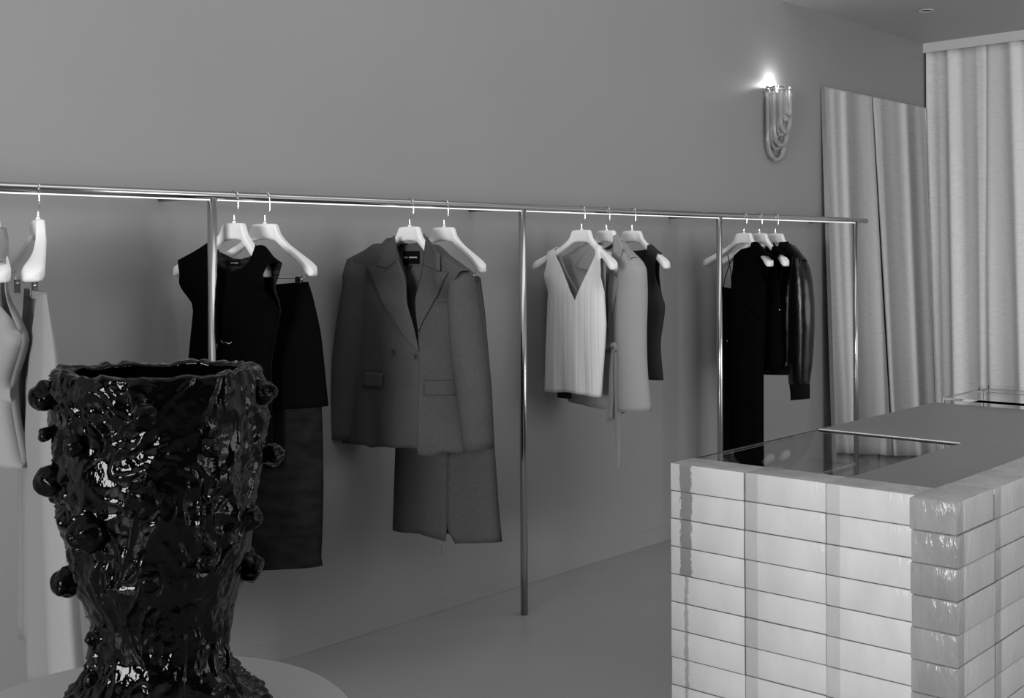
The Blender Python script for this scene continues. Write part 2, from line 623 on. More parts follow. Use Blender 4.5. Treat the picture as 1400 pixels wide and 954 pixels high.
def hanger_body_mesh():
    # stations along the arm: x, z_top, z_bottom, depth, y centre
    st = []
    half = [(0.0, HUB, HUB - 0.050, 0.024, 0.0), (0.020, HUB, HUB - 0.051, 0.024, 0.0), (0.040, HUB - 0.001, HUB - 0.055, 0.024, 0.0),
            (0.0445, HUB - 0.004, HUB - 0.057, 0.025, -0.001), (0.054, HUB - 0.030, HUB - 0.064, 0.026, -0.002),
            (0.068, HUB - 0.047, HUB - 0.074, 0.028, -0.004), (0.093, HUB - 0.067, HUB - 0.093, 0.030, -0.010),
            (0.128, HUB - 0.088, HUB - 0.116, 0.035, -0.019), (0.162, HUB - 0.107, HUB - 0.138, 0.044, -0.031),
            (0.186, HUB - 0.121, HUB - 0.156, 0.055, -0.041), (0.202, HUB - 0.132, HUB - 0.166, 0.054, -0.048),
            (0.211, HUB - 0.142, HUB - 0.165, 0.036, -0.052), (0.214, HUB - 0.149, HUB - 0.158, 0.010, -0.053)]
    st = [(-a, b, c, d, e) for a, b, c, d, e in half[:0:-1]] + half
    verts, faces = [], []
    seg = 20
    for x, zt, zb, d, yc in st:
        zc, hz = (zt + zb) / 2, (zt - zb) / 2
        for k in range(seg):
            a = 2 * math.pi * (k + 0.5) / seg
            c, s = math.cos(a), math.sin(a)
            e = 0.45
            verts.append((x, yc + 0.5 * d * math.copysign(abs(c) ** e, c), zc + hz * math.copysign(abs(s) ** e, s)))
    n = len(st)
    for i in range(n - 1):
        for k in range(seg):
            k2 = (k + 1) % seg
            faces.append((i * seg + k, i * seg + k2, (i + 1) * seg + k2, (i + 1) * seg + k))
    faces.append(tuple(range(seg)))
    faces.append(tuple((n - 1) * seg + k for k in range(seg)))
    me = bpy.data.meshes.new('hanger_body')
    me.from_pydata(verts, [], faces)
    bm = bmesh.new()
    bm.from_mesh(me)
    bmesh.ops.recalc_face_normals(bm, faces=bm.faces)
    bm.to_mesh(me)
    bm.free()
    for p in me.polygons:
        p.use_smooth = True
    me.materials.append(M_hanger)
    return me


def hook_mesh():
    path = [(0, 0, HUB - 0.004), (0, 0, HUB + 0.012), (0, 0, HUB + 0.026), (0.003, 0, HUB + 0.031), (0.010, 0, HUB + 0.033), (0.0165, 0, HUB + 0.036), (0.019, 0, HUB + 0.043)]
    path += [(0.019, 0, -0.02), (0.0185, 0, 0.0)]
    for k in range(1, 9):
        a = math.pi * k / 8
        path.append((0.0185 * math.cos(a), 0, 0.0185 * math.sin(a)))
    path.append((-0.019, 0, -0.012))
    v, f = tube_data(path, [0.0034, 0.0034, 0.0024] + [0.0021] * (len(path) - 3), 10)
    me = bpy.data.meshes.new('hook')
    me.from_pydata([tuple(q) for q in v], [], f)
    for p in me.polygons:
        p.use_smooth = True
    me.materials.append(M_chrome)
    return me


ME_HB, ME_HK = hanger_body_mesh(), hook_mesh()


def hanger(H, label, clips=False):
    t = thing('clothes_hanger', label, 'hanger', H.o, H.rot, 'white hangers on the rail')
    link('body', ME_HB, t)
    link('hook', ME_HK, t)
    lathe('collar', [(0.0062, HUB - 0.001), (0.0062, HUB + 0.003), (0.0045, HUB + 0.007), (0.003, HUB + 0.007)], M_hanger, t, 16)
    if clips:
        zb = HUB - 0.172
        tube('clip_bar', [(-0.165, -0.034, HUB - 0.135), (-0.165, -0.034, zb + 0.004), (-0.161, -0.034, zb), (0.161, -0.034, zb), (0.165, -0.034, zb + 0.004), (0.165, -0.034, HUB - 0.135)], 0.0016, M_chrome, t, 8)
        for x in (-0.145, 0.145):
            c = box('clip', (x - 0.011, -0.043, zb - 0.032), (x + 0.011, -0.036, zb + 0.008), M_chrome, t, 0.002, 1)
            box('clip_jaw', (x - 0.011, -0.033, zb - 0.032), (x + 0.011, -0.026, zb + 0.008), M_steel_dark, c, 0.002, 1)
            tube('clip_spring', [(x - 0.013, -0.0345, zb - 0.004), (x + 0.013, -0.0345, zb - 0.004)], 0.004, M_chrome, c, 8)
    return t


# ------------------------------------------------------------------ cloth helpers
def interp_z(poly, z):
    """x of a top-to-bottom polyline at height z."""
    if z >= poly[0][1]:
        return poly[0][0]
    for (xa, za), (xb, zb) in zip(poly, poly[1:]):
        if zb <= z <= za:
            return xa + (xb - xa) * ((za - z) / max(1e-6, za - zb))
    return poly[-1][0]


def resample(poly, n):
    L = [0.0]
    for a, b in zip(poly, poly[1:]):
        L.append(L[-1] + math.hypot(b[0] - a[0], b[1] - a[1]))
    out = []
    for i in range(n + 1):
        s = L[-1] * i / n
        j = 0
        while j < len(L) - 2 and L[j + 1] < s:
            j += 1
        d = L[j + 1] - L[j]
        f = 0 if d < 1e-9 else (s - L[j]) / d
        out.append((poly[j][0] + (poly[j + 1][0] - poly[j][0]) * f, poly[j][1] + (poly[j + 1][1] - poly[j][1]) * f))
    return out


def smooth_poly(poly, it=2):
    for _ in range(it):
        q = [poly[0]]
        for a, b in zip(poly, poly[1:]):
            q.append((a[0] * .75 + b[0] * .25, a[1] * .75 + b[1] * .25))
            q.append((a[0] * .25 + b[0] * .75, a[1] * .25 + b[1] * .75))
        q.append(poly[-1])
        poly = q
    return poly


HTOP = [(0.054, HUB - 0.030), (0.068, HUB - 0.047), (0.093, HUB - 0.067), (0.128, HUB - 0.088), (0.162, HUB - 0.107), (0.186, HUB - 0.121), (0.202, HUB - 0.132), (0.211, HUB - 0.142)]


def over_hanger(pts):
    """Shoulder edges lie on top of the hanger arms, never below them."""
    out = []
    for x, z in pts:
        a = abs(x)
        if 0.054 <= a <= 0.211:
            for (xa, za), (xb, zb) in zip(HTOP, HTOP[1:]):
                if xa <= a <= xb:
                    h = za + (zb - za) * (a - xa) / (xb - xa) + 0.004
                    if h - 0.030 < z < h:
                        z = h
                    break
        out.append((x, z))
    return out


def coons(L, R, nr, nc, yf, T=None, B=None):
    """Patch between a left and a right edge (top to bottom), optional top and bottom edges (left to right)."""
    if isinstance(nr, (list, tuple)):      # edges given as chains of segments with fixed row counts
        def chain(segs):
            out = []
            for sg, n in zip(segs, nr):
                out += resample(sg, n)[(1 if out else 0):]
            return out
        l, r_ = chain(L), chain(R)
        nr = sum(nr)
    else:
        l, r_ = resample(L, nr), resample(R, nr)
    t = over_hanger(resample(T if T else [l[0], r_[0]], nc))
    l[0], r_[0] = t[0], t[-1]
    b = resample(B if B else [l[-1], r_[-1]], nc)
    verts, faces = [], []
    for i in range(nr + 1):
        v = i / nr
        for j in range(nc + 1):
            s = j / nc
            q = []
            for c in (0, 1):
                q.append((1 - s) * l[i][c] + s * r_[i][c] + (1 - v) * t[j][c] + v * b[j][c]
                         - ((1 - v) * ((1 - s) * l[0][c] + s * r_[0][c]) + v * ((1 - s) * l[nr][c] + s * r_[nr][c])))
            verts.append((q[0], yf(q[0], q[1]), q[1]))
    for i in range(nr):
        for j in range(nc):
            a = i * (nc + 1) + j
            faces.append((a, a + 1, a + nc + 2, a + nc + 1))
    return verts, faces


def join(parts):
    V, Fc = [], []
    for v, f in parts:
        n = len(V)
        V += v
        Fc += [tuple(i + n for i in q) for q in f]
    return V, Fc


def cloth(name, parts, mtl, parent, thick=0.0025, merge=0.0008):
    v, f = join(parts)
    return from_data(name, v, f, mtl, parent, merge=merge, thick=thick, recalc=False)


def depth_fn(Lo, Ro, D, sign, fold=0.0, k=60.0, ph=0.0, z0=-0.3, z1=-0.9, yoff=0.0, hang=True):
    """Distance of the front (sign -1) or back (+1) cloth from the hanger plane, with folds growing downwards."""
    def f(x, z):
        xl, xr = interp_z(Lo, z), interp_z(Ro, z)
        mid, hw = (xl + xr) / 2, max(1e-4, (xr - xl) / 2)
        s = max(-1.0, min(1.0, (x - mid) / hw))
        w_ = math.sqrt(max(0.0, 1 - s * s))
        t = max(0.0, min(1.0, (z0 - z) / (z0 - z1)))
        y = sign * D * w_ ** 0.8
        y += fold * t * w_ * (math.sin(k * x + ph + 2 * z) + 0.5 * math.sin(1.9 * k * x + 2.1 * ph + 5 * z))
        if hang:      # near the shoulders the cloth lies on the curved hanger
            ax_ = min(0.23, abs(x))
            yc = -0.055 * (ax_ / 0.216) ** 2
            hd = (0.015 + 0.016 * (ax_ / 0.2) ** 2 + 0.003) * (1.0 if sign < 0 else 0.4)
            q = max(0.0, min(1.0, (z + 0.36) / 0.10))
            q = q * q * (3 - 2 * q)
            y = y * (1 - q) + (yc + sign * max(hd, 0.55 * abs(sign * D * w_))) * q
        return y + yoff
    return f


def bridge(T, yA, yB, n=24):
    """Shoulder fold joining front and back cloth over the hanger."""
    pts = over_hanger(resample(T, n))
    v, f = [], []
    for x, z in pts:
        ya, yb = yA(x, z), yB(x, z)
        for q in range(5):
            t = q / 4
            v.append((x, ya + (yb - ya) * t, z + 0.004 * math.sin(math.pi * t)))
    for i in range(n):
        for q in range(4):
            a = i * 5 + q
            f.append((a, a + 1, a + 6, a + 5))
    return v, f



def loft(name, st, mtl, parent, seg=28, e=1.0, cap=False, thick=0.002, fold=0.0, nf=5, ph=0.0, sub=6, smooth_it=True):
    """Tube of cloth: stations (xl, zl, xr, zr, depth, y) from top to bottom."""
    # refine the stations
    rs = []
    for a, b in zip(st, st[1:]):
        for q in range(sub):
            f = q / sub
            rs.append([a[i] + (b[i] - a[i]) * f for i in range(6)])
    rs.append(list(st[-1]))
    if smooth_it:
        for _ in range(sub // 2):
            rs = [rs[0]] + [[(rs[i - 1][c] + 2 * rs[i][c] + rs[i + 1][c]) / 4 for c in range(6)] for i in range(1, len(rs) - 1)] + [rs[-1]]
    verts, faces = [], []
    n = len(rs)
    for i, (xl, zl, xr, zr, d, y) in enumerate(rs):
        t = i / (n - 1)
        for k in range(seg):
            a = 2 * math.pi * k / seg
            c, s = math.cos(a), math.sin(a)
            cc = math.copysign(abs(c) ** e, c)
            ss = math.copysign(abs(s) ** e, s)
            fo = fold * t * math.sin(nf * a + ph + 1.5 * math.sin(2 * a)) * (1 - abs(c) ** 6)
            u_ = 0.5 + 0.5 * cc
            verts.append((xl + (xr - xl) * u_, y + (0.5 * d + fo) * ss, zl + (zr - zl) * u_))
    for i in range(n - 1):
        for k in range(seg):
            k2 = (k + 1) % seg
            faces.append((i * seg + k, i * seg + k2, (i + 1) * seg + k2, (i + 1) * seg + k))
    if cap:
        faces.append(tuple(range(seg)))
        faces.append(tuple((n - 1) * seg + k for k in range(seg)))
    return from_data(name, verts, faces, mtl, parent, thick=0 if cap else thick)


def edges_loft(H, pairs, y=0.0):
    """Stations out of pixel pairs ((left px), (right px), depth)."""
    out = []
    for (l, r_, d, *yy) in pairs:
        yo = yy[0] if yy else y
        a, b = H.u(*l, yo), H.u(*r_, yo)
        out.append((a[0], a[1], b[0], b[1], d, yo))
    return out


def patch(name, L, R, yf, off, mtl, parent, nr=20, nc=4, thick=0.003):
    v, f = coons(L, R, nr, nc, lambda x, z: yf(x, z) - off)
    return from_data(name, v, f, mtl, parent, thick=thick, recalc=False)


def strip_line(name, pts, yf, mtl, parent, r_=0.0012, off=0.001):
    path = [(x, yf(x, z) - off, z) for x, z in resample(pts, 10)]
    return tube(name, path, r_, mtl, parent, 6)


def label_tag(parent, x, z, w_, h_, y, yaw=0.0):
    lb = box('brand_label', (x - w_ / 2, y - 0.0012, z - h_ / 2), (x + w_ / 2, y, z + h_ / 2), M_label, parent)
    # two woven words, too small to read in the photograph
    for a, b, n in ((0.07, 0.30, 3), (0.40, 0.90, 6)):
        for i in range(n):
            xa = x - w_ / 2 + w_ * (a + (b - a) * i / n)
            xb = xa + w_ * (b - a) / n * 0.78
            box('lettering', (xa, y - 0.0018, z - h_ * 0.05), (xb, y - 0.0012, z + h_ * 0.07), M_text, lb)
    return lb


def button(parent, x, z, y, r_):
    b = lathe('button', [(r_ * 0.55, -0.0012), (r_ * 0.7, -0.002), (r_ * 0.92, -0.004), (r_, -0.003), (r_, 0.0), (0.0004, 0.0)], M_button, parent, 20)
    c = lathe('button_centre', [(r_ * 0.6, 0.0), (r_ * 0.6, 0.0012), (0.0005, 0.0012)], M_button, b, 20)
    b.location = (x, y, z)
    b.rotation_euler = (math.pi / 2, 0, 0)
    for v in b.data.vertices:
        v.co.z = -v.co.z
    for dx in (-1, 1):
        for dz in (-1, 1):
            lathe('button_hole', [(r_ * 0.13, 0.0012), (r_ * 0.13, 0.0016), (0.0003, 0.0016)], M_hole, b, 8, dx * r_ * 0.22, dz * r_ * 0.22)
    return b


# ------------------------------------------------------------------ garment: pale sleeveless vest, cut by the frame
H = Hang(-14, -6)
hanger(H, 'white hanger inside the pale sleeveless vest at the start of the rail')
g = thing('sleeveless_vest', 'pale sleeveless vest hanging beside the pale trousers', 'vest', H.o, H.rot)
R = H.us([(2, 330), (12, 345), (19, 357)], -0.01)
body_R = smooth_poly(H.us([(16, 372), (17, 400), (17, 425), (22, 448), (31, 461), (27, 480), (17, 510), (13, 528), (16, 560), (23, 600), (31, 640)]))
wR = max(p[0] for p in body_R)
body_L = [(-0.20, -0.20), (-0.185, -0.33), (-0.21, -0.40), (-0.18, -0.55), (-0.215, body_R[-1][1] + 0.01)]
Lo = [(-0.205, -0.15)] + body_L[1:]
Ro = [(R[-1][0], -0.15)] + body_R
yfF = depth_fn(Lo, Ro, 0.055, -1, 0.008, 45)
yfB = depth_fn(Lo, Ro, 0.05, 1, 0.008, 45, 1.0)
sL, sR = (-0.05, HUB - 0.052), (0.05, HUB - 0.052)
tipz = R[-1][1]
cr_ = [(-0.055, -0.13), (-0.04, -0.22), (0.0, -0.40)]
cr2 = [(0.055, -0.13), (0.04, -0.22), (0.0, -0.40)]
hemc = (0.0, (body_L[-1][1] + body_R[-1][1]) / 2)
nk = 17
ctr = [(0, -0.40), hemc]
shL1, shR1 = (-0.20, -0.215), R[-1]
parts = [coons([[shL1] + body_L[1:3], body_L[2:]], [cr_, ctr], [16, 24], 14, yfF, T=[shL1, (-0.055, -0.13)]),
         coons([cr2, ctr], [[shR1] + body_R[:nk + 1], body_R[nk:]], [16, 24], 14, yfF, T=[(0.055, -0.13), shR1]),
         bridge([shL1, (-0.055, -0.13)], yfF, yfB), bridge([(0.055, -0.13), shR1], yfF, yfB)]
parts += [coons([(-0.20, -0.215)] + body_L[1:], [(R[-1][0], R[-1][1])] + body_R, 36, 24, yfB,
                T=[(-0.20, -0.215), (-0.055, -0.13), (0.0, -0.145), (0.055, -0.13), (R[-1][0], R[-1][1])])]
cloth('body', parts, M_top_pale, g)

# ------------------------------------------------------------------ garment: pale wide trousers on a clip hanger
H = Hang(52, -18)
hanger(H, 'white clip hanger with pale trousers, turned almost end-on', True)
g = thing('wide_trousers', 'long pale trousers folded over a clip hanger behind the black vase', 'trousers', H.o, H.rot)
zw = HUB - 0.185
# front leg falls closer to the room, rear leg close to the wall
loft('leg', edges_loft(H, [((52, 402), (63, 402), 0.012), ((50, 425), (66, 425), 0.02), ((47, 480), (74, 480), 0.045), ((47, 600), (81, 600), 0.08),
                           ((48, 720), (88, 720), 0.08), ((51, 840), (95, 840), 0.085), ((54, 930), (101, 930), 0.09)], -0.035),
     M_trouser, g, fold=0.016, nf=5, seg=48)
loft('leg', edges_loft(H, [((34, 395), (47, 397), 0.012), ((33.5, 425), (50, 425), 0.02), ((33, 480), (54, 480), 0.05), ((33, 600), (56, 600), 0.06),
                           ((34, 720), (58, 720), 0.06), ((35, 871), (62, 876), 0.07)], -0.028),
     M_trouser, g, fold=0.012, nf=5, seg=48, ph=1.0)
loft('waistband', edges_loft(H, [((34, 394), (63, 400), 0.010), ((34, 405), (64, 411), 0.014)], -0.032), M_trouser, g, seg=32)

# ------------------------------------------------------------------ garment: black knit sleeveless top
H = Hang(320, 5)
hanger(H, 'white hanger in the black sleeveless knit top next to the first post')
g = thing('knit_top', 'black sleeveless knit top with a label in the neck', 'top', H.o, H.rot)
Lo = H.mid([(249, 360), (251, 374), (259, 404), (259.6, 492), (258, 640)])
Ro = H.mid([(376, 360), (371, 378), (371, 400), (371, 492), (372, 640)])
yfF = depth_fn(Lo, Ro, 0.04, -1, 0.006, 50)
yfB = depth_fn(Lo, Ro, 0.015, 1, 0.004, 50)
nL, nR = H.f([(283, 343), (349, 337)], yfF)
nl2, nm, nr2 = H.f([(292, 362), (313, 373), (339, 362)], yfF)
vneck_L, vneck_R = [nL, nl2, nm], [nR, nr2, nm]
parts = [coons([Lo[0], Lo[1], Lo[2]], smooth_poly(vneck_L, 1), 12, 10, yfF, T=[Lo[0], nL]),
         coons(smooth_poly(vneck_R, 1), [Ro[0]] + H.f([(362, 369), (359, 376), (362, 386)], yfF) + [Ro[2]], 14, 10, yfF, T=[nR, Ro[0]]),
         coons(Lo[2:], Ro[2:], 20, 20, yfF, T=[Lo[2], nm, Ro[2]]),
         bridge([Lo[0], nL], yfF, yfB), bridge([nR, Ro[0]], yfF, yfB)]
cloth('front', parts, M_black, g)
parts = [coons(Lo, Ro, 30, 24, yfB, T=[Lo[0], nL] + H.f([(301, 344.5), (318, 353), (330, 354), (341, 351)], yfB) + [nR, Ro[0]])]
cloth('back', parts, M_blackknit, g)
lx, lz = H.f1(323.5, 359.5, yfB)
label_tag(g, lx, lz, 0.042, 0.018, yfB(lx, lz) - 0.006)
# small silver chain at the waist
cx_, cz_ = H.f1(311, 468, yfF)
strip_line('chain_detail', [(cx_ - 0.022, cz_ + 0.006), (cx_ - 0.012, cz_ - 0.002), (cx_, cz_ + 0.001), (cx_ + 0.012, cz_ - 0.004), (cx_ + 0.022, cz_ + 0.002)], yfF, M_chrome, g, 0.0016, 0.006)

# ------------------------------------------------------------------ garment: long black skirt
H = Hang(362, 20)
hanger(H, 'white clip hanger carrying the long black skirt', True)
g = thing('layered_skirt', 'long black skirt with a sheer lower layer, on a clip hanger', 'skirt', H.o, H.rot)
zb = -0.034
loft('outer_layer', edges_loft(H, [((318, 394), (421, 385), 0.022), ((312, 410), (427, 405), 0.07), ((303, 460), (438, 456), 0.10), ((298, 515), (444, 518), 0.12), ((295, 560), (447.5, 555), 0.13)], zb),
     M_black, g, fold=0.006, nf=6, seg=48)
loft('sheer_layer', edges_loft(H, [((318, 395), (419, 387), 0.012), ((312, 440), (424, 440), 0.05), ((304, 555), (440, 556), 0.08), ((302, 666), (441.5, 666), 0.085), ((304, 740), (439.5, 740), 0.09), ((306, 764), (438, 762), 0.09), ((304, 776), (440, 773), 0.10)], zb + 0.002),
     M_sheer, g, fold=0.005, nf=6, seg=48)

# ------------------------------------------------------------------ garment: grey double-breasted blazer
H = Hang(560, 3)
hanger(H, 'white hanger inside the grey double-breasted blazer')
g = thing('double_breasted_blazer', 'grey double-breasted blazer with wide peak lapels and a black neck label', 'blazer', H.o, H.rot)
yb = -0.03
Lo = H.mid([(481, 355), (485, 400), (486, 470), (480, 530), (462, 603)])
Ro = H.mid([(637, 371), (632, 410), (630, 470), (630, 540), (640, 618)])
yfF = depth_fn(Lo, Ro, 0.085, -1, 0.010, 38, 0.6, -0.55, -0.95)
yfB = depth_fn(Lo, Ro, 0.035, 1, 0.006, 40)
colL, colR = H.f([(540, 323), (582.6, 324)], yfF)
yfR = lambda x, z: yfF(x, z) - 0.006
hemL = [Lo[-1]] + H.f([(498, 608), (506, 612), (521, 610.5), (550, 612)], yfF)
hemR = H.f([(570.6, 621.5), (587, 624), (592, 623), (603, 618), (625, 619)], yfR) + [Ro[-1]]
front_edge = H.f([(572.4, 478), (573.5, 500), (571.5, 543), (570.6, 621.5)], yfR)
under_edge = H.f([(572.4, 478), (578, 500), (580, 560), (580, 614)], yfF)
shl = H.mid([(515, 335)])[0]
shr = H.mid([(606, 347)])[0]
inL = H.f([(541, 334), (556, 405), (572.4, 478)], yfF)
inR = H.f([(583, 336), (572, 400), (572, 452), (572.4, 478)], yfR)
cloth('front_panel', [coons(Lo, inL + under_edge[1:], 44, 20, yfF, T=[Lo[0], shl, inL[0]], B=hemL + [under_edge[-1]])], M_blazer, g, thick=0.004)
cloth('front_panel', [coons(inR + front_edge[1:], Ro, 44, 20, yfR, T=[inR[0], shr, Ro[0]], B=hemR)], M_blazer, g, thick=0.004)
bk = H.f([(541, 330), (561, 333), (582, 330)], yfB)
cloth('back_panel', [coons(Lo, Ro, 40, 24, yfB, T=[Lo[0], shl] + bk + [shr, Ro[0]])], M_lining, g, thick=0.004)
cloth('shoulder', [bridge([Lo[0], shl, inL[0]], yfF, yfB)], M_blazer, g, thick=0.004)
cloth('shoulder', [bridge([inR[0], shr, Ro[0]], yfR, yfB)], M_blazer, g, thick=0.004)
# collar and peak lapels
fl = lambda pts: H.f(pts, yfF, 0.014)
patch('lapel', fl([(531, 366), (514, 363.5), (500, 364.5), (508, 384), (518, 405.6), (532, 430), (547.4, 452.5), (560, 467), (573, 480)]),
      fl([(541, 334), (546, 357), (556, 403), (566, 448), (573, 479)]), yfF, 0.014, M_blazer, g, 56, 10, 0.004)
patch('lapel', fl([(578, 361.5), (573, 385), (568, 408.5), (569, 430), (572, 453)]),
      fl([(601, 372), (613.4, 371.8), (604, 391), (594.4, 410), (585, 427), (577, 441), (572, 454)]), yfF, 0.014, M_blazer, g, 56, 10, 0.004)
fl = lambda pts: H.f(pts, yfF, 0.018)
patch('collar', fl([(539, 322), (527, 336), (514, 363)]), fl([(541.5, 334), (542, 345), (541, 357), (529, 367)]), yfF, 0.018, M_blazer, g, 18, 8, 0.005)
patch('collar', fl([(583, 323), (581, 340), (578, 362)]), fl([(585, 326), (601, 347), (601.7, 371)]), yfF, 0.018, M_blazer, g, 18, 8, 0.005)
# sleeves
loft('sleeve', edges_loft(H, [((482, 354), (506, 362), 0.085, -0.045), ((478, 362), (506, 385), 0.11), ((474, 402), (504, 420), 0.125), ((462, 473), (500, 480), 0.12), ((453.5, 529), (492, 534), 0.11), ((444.2, 596.4), (484, 601), 0.10)], -0.055),
     M_blazer, g, seg=32, fold=0.004, nf=3)
loft('sleeve', edges_loft(H, [((622, 371), (640, 371), 0.085, -0.05), ((621, 391), (643, 386), 0.11), ((620.8, 414), (646, 414), 0.125), ((622, 485), (657, 479), 0.12), ((629.6, 529), (663, 529), 0.11), ((639.5, 616), (670.5, 613.6), 0.095)], -0.06),
     M_blazer, g, seg=32, fold=0.004, nf=3)
# pockets
fl = lambda pts: H.f(pts, yfR, 0.008)
patch('pocket_flap', H.f([(497, 508), (496, 528)], yfF, 0.008), H.f([(524, 510.5), (521.5, 530)], yfF, 0.008), yfF, 0.008, M_blazer, g, 6, 8, 0.004)
patch('pocket_flap', fl([(579, 521), (579, 540)]), fl([(624, 519.5), (627, 540)]), yfR, 0.008, M_blazer, g, 6, 8, 0.004)
patch('pocket_jetting', fl([(579, 518.3), (579, 520.5)]), fl([(624, 517), (624, 519)]), yfR, 0.007, M_blazer, g, 2, 8, 0.003)
patch('breast_pocket', fl([(596, 408.8), (596, 413)]), fl([(615.5, 406), (615, 413)]), yfR, 0.007, M_blazer, g, 3, 6, 0.004)
x_, z_ = H.f1(537, 481.3, yfF, 0.005)
button(g, x_, z_, yfF(x_, z_) - 0.005, 0.0115)
x_, z_ = H.f1(567.5, 487.7, yfF, 0.003)
button(g, x_, z_, yfF(x_, z_) - 0.003, 0.0105)
x_, z_ = H.f1(562, 352, yfB, 0.01)
label_tag(g, x_, z_, 0.078, 0.046, yfB(x_, z_) - 0.010)
strip_line('lining_seam', H.us([(562, 362), (561, 400), (563, 440)], 0.03), lambda x, z: yfB(x, z) - 0.006, M_dark_lining, g, 0.0015)
strip_line('hanging_loop', H.us([(558, 362), (560, 366), (564, 366), (565, 362)], 0.02), lambda x, z: yfB(x, z) - 0.008, M_label, g, 0.0015)

# ------------------------------------------------------------------ garment: grey midi skirt
H = Hang(607, 8)
hanger(H, 'white clip hanger behind the blazer, carrying the grey midi skirt', True)
g = thing('midi_skirt', 'grey midi skirt with a front seam and slit, hanging behind the blazer', 'skirt', H.o, H.rot)
Lo = H.us([(566, 381), (556, 430), (548, 520), (540.7, 614), (537, 723)], -0.03)
Ro = H.us([(655, 379), (662, 426), (672, 529), (675.5, 606), (681.6, 694), (686.3, 740.4)], -0.03)
yfF = depth_fn(Lo, Ro, 0.05, -1, 0.004, 30, 0.0, -0.3, -1.0, -0.03, False)
yfB = depth_fn(Lo, Ro, 0.05, 1, 0.004, 30, 1.0, -0.3, -1.0, -0.03, False)
slT = H.u(611, 722)
seamT = H.u(611, 380)
seam = H.f([(611, 380), (612.4, 618), (611, 722)], yfF)
s1, s2 = H.f([(609, 740), (622, 743)], yfF)
parts = [coons(Lo, seam + [s1], 36, 12, yfF, B=[Lo[-1]] + H.f([(575, 730)], yfF) + [s1]),
         coons(seam + [s2], Ro, 36, 12, yfF, B=[s2] + H.f([(663, 742)], yfF) + [Ro[-1]])]
cloth('front', parts, M_skirt, g)
parts = [coons(Lo, Ro, 30, 24, yfB, B=[Lo[-1]] + H.f([(590, 727), (640, 732)], yfB) + [Ro[-1]])]
cloth('back', parts, M_dark_lining, g)
strip_line('front_seam', seam, yfF, M_seam, g, 0.0007, 0.0012)
patch('waistband', H.us([(566, 379), (565, 386)], -0.03), H.us([(655, 377), (656, 384)], -0.03), yfF, 0.003, M_skirt, g, 3, 20, 0.004)
th = H.us([(622, 738), (622.5, 754)])
strip_line('loose_thread', th, yfF, M_skirt, g, 0.0006, 0)

# ------------------------------------------------------------------ garment: pale rib V-neck top
H = Hang(795, 0)
hanger(H, 'white hanger under the pale ribbed V-neck top')
g = thing('v_neck_top', 'pale ribbed sleeveless V-neck top with a straight hem', 'top', H.o, H.rot)
Lo = smooth_poly(H.mid([(751, 351), (751, 359), (749.5, 394), (749, 459), (748, 480), (746.4, 535)]), 1)
Ro = smooth_poly(H.mid([(823, 354), (824, 375), (826, 400), (828, 424), (829, 445), (827, 480), (822, 542.6)]), 1)
D_ = 0.05


def ribbed(base, amp):
    def f(x, z):
        q = (x / 0.029) % 1.0
        return base(x, z) + amp * math.exp(-((q - 0.5) / 0.10) ** 2) * min(1.0, max(0.0, (-0.27 - z) / 0.05))
    return f


yf0 = depth_fn(Lo, Ro, D_, -1, 0.007, 55, 0.4, -0.4, -0.85)
yfF = ribbed(yf0, 0.0022)
yfB = depth_fn(Lo, Ro, 0.03, 1, 0.006, 50)
vb, liL, liR = H.f([(786, 411), (758, 346), (815, 345)], yf0)
hm = H.f1(784, 537.5, yf0)
parts = [coons([Lo[:5], Lo[4:]], [[liL, H.f1(772, 378, yf0), vb], [vb, hm]], [20, 26], 60, yfF, T=[Lo[0], liL], B=[Lo[-1]] + H.f([(760, 536.5), (776, 536)], yf0) + [hm]),
         coons([[liR, H.f1(800, 378, yf0), vb], [vb, hm]], [Ro[:7], Ro[6:]], [20, 26], 60, yfF, T=[liR, Ro[0]], B=[hm] + H.f([(800, 540)], yf0) + [Ro[-1]])]
cloth('front', parts, M_white_rib, g)
vbb = H.f1(792, 404, yfB)
hmb = H.f1(790, 537, yfB)
parts = [coons([Lo[:5], Lo[4:]], [[liL, H.f1(777, 376, yfB), vbb], [vbb, hmb]], [18, 20], 14, yfB, T=[Lo[0], liL]),
         coons([[liR, H.f1(803, 376, yfB), vbb], [vbb, hmb]], [Ro[:7], Ro[6:]], [18, 20], 14, yfB, T=[liR, Ro[0]])]
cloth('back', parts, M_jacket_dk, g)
cloth('shoulder_strap', [bridge([Lo[0], liL], yfF, yfB, 10)], M_white_rib, g)
cloth('shoulder_strap', [bridge([liR, Ro[0]], yfF, yfB, 10)], M_white_rib, g)
ct = H.us([(765, 533), (784, 533)], 0.03)
box('care_tag', (ct[0][0], 0.015, ct[0][1] - 0.032), (ct[1][0], 0.018, ct[0][1]), M_vest, g)

# ------------------------------------------------------------------ garment: pale belted jacket
H = Hang(829, -4)
hanger(H, 'white hanger inside the pale belted jacket')
g = thing('belted_jacket', 'pale belted jacket with notched lapels, between the V-neck top and the dark vest', 'jacket', H.o, H.rot)
Lo = H.mid([(772, 352), (775, 400), (779, 470), (781, 520), (781, 545)])
Ro = H.mid([(868, 352), (858, 400), (852, 470), (852, 530), (852, 565)])
yfF = depth_fn(Lo, Ro, 0.075, -1, 0.008, 40)
yfB = depth_fn(Lo, Ro, 0.05, 1, 0.006, 40)
yfR = lambda x, z: yfF(x, z) - 0.005
shl = H.mid([(795, 338)])[0]
shr = H.mid([(855, 341)])[0]
inL = H.f([(812, 333), (820, 380), (826, 420), (832, 450), (834, 472), (838, 560)], yfF)
inR = H.f([(842, 332), (840, 380), (836, 420), (832, 450), (830, 472), (828, 578)], yfR)
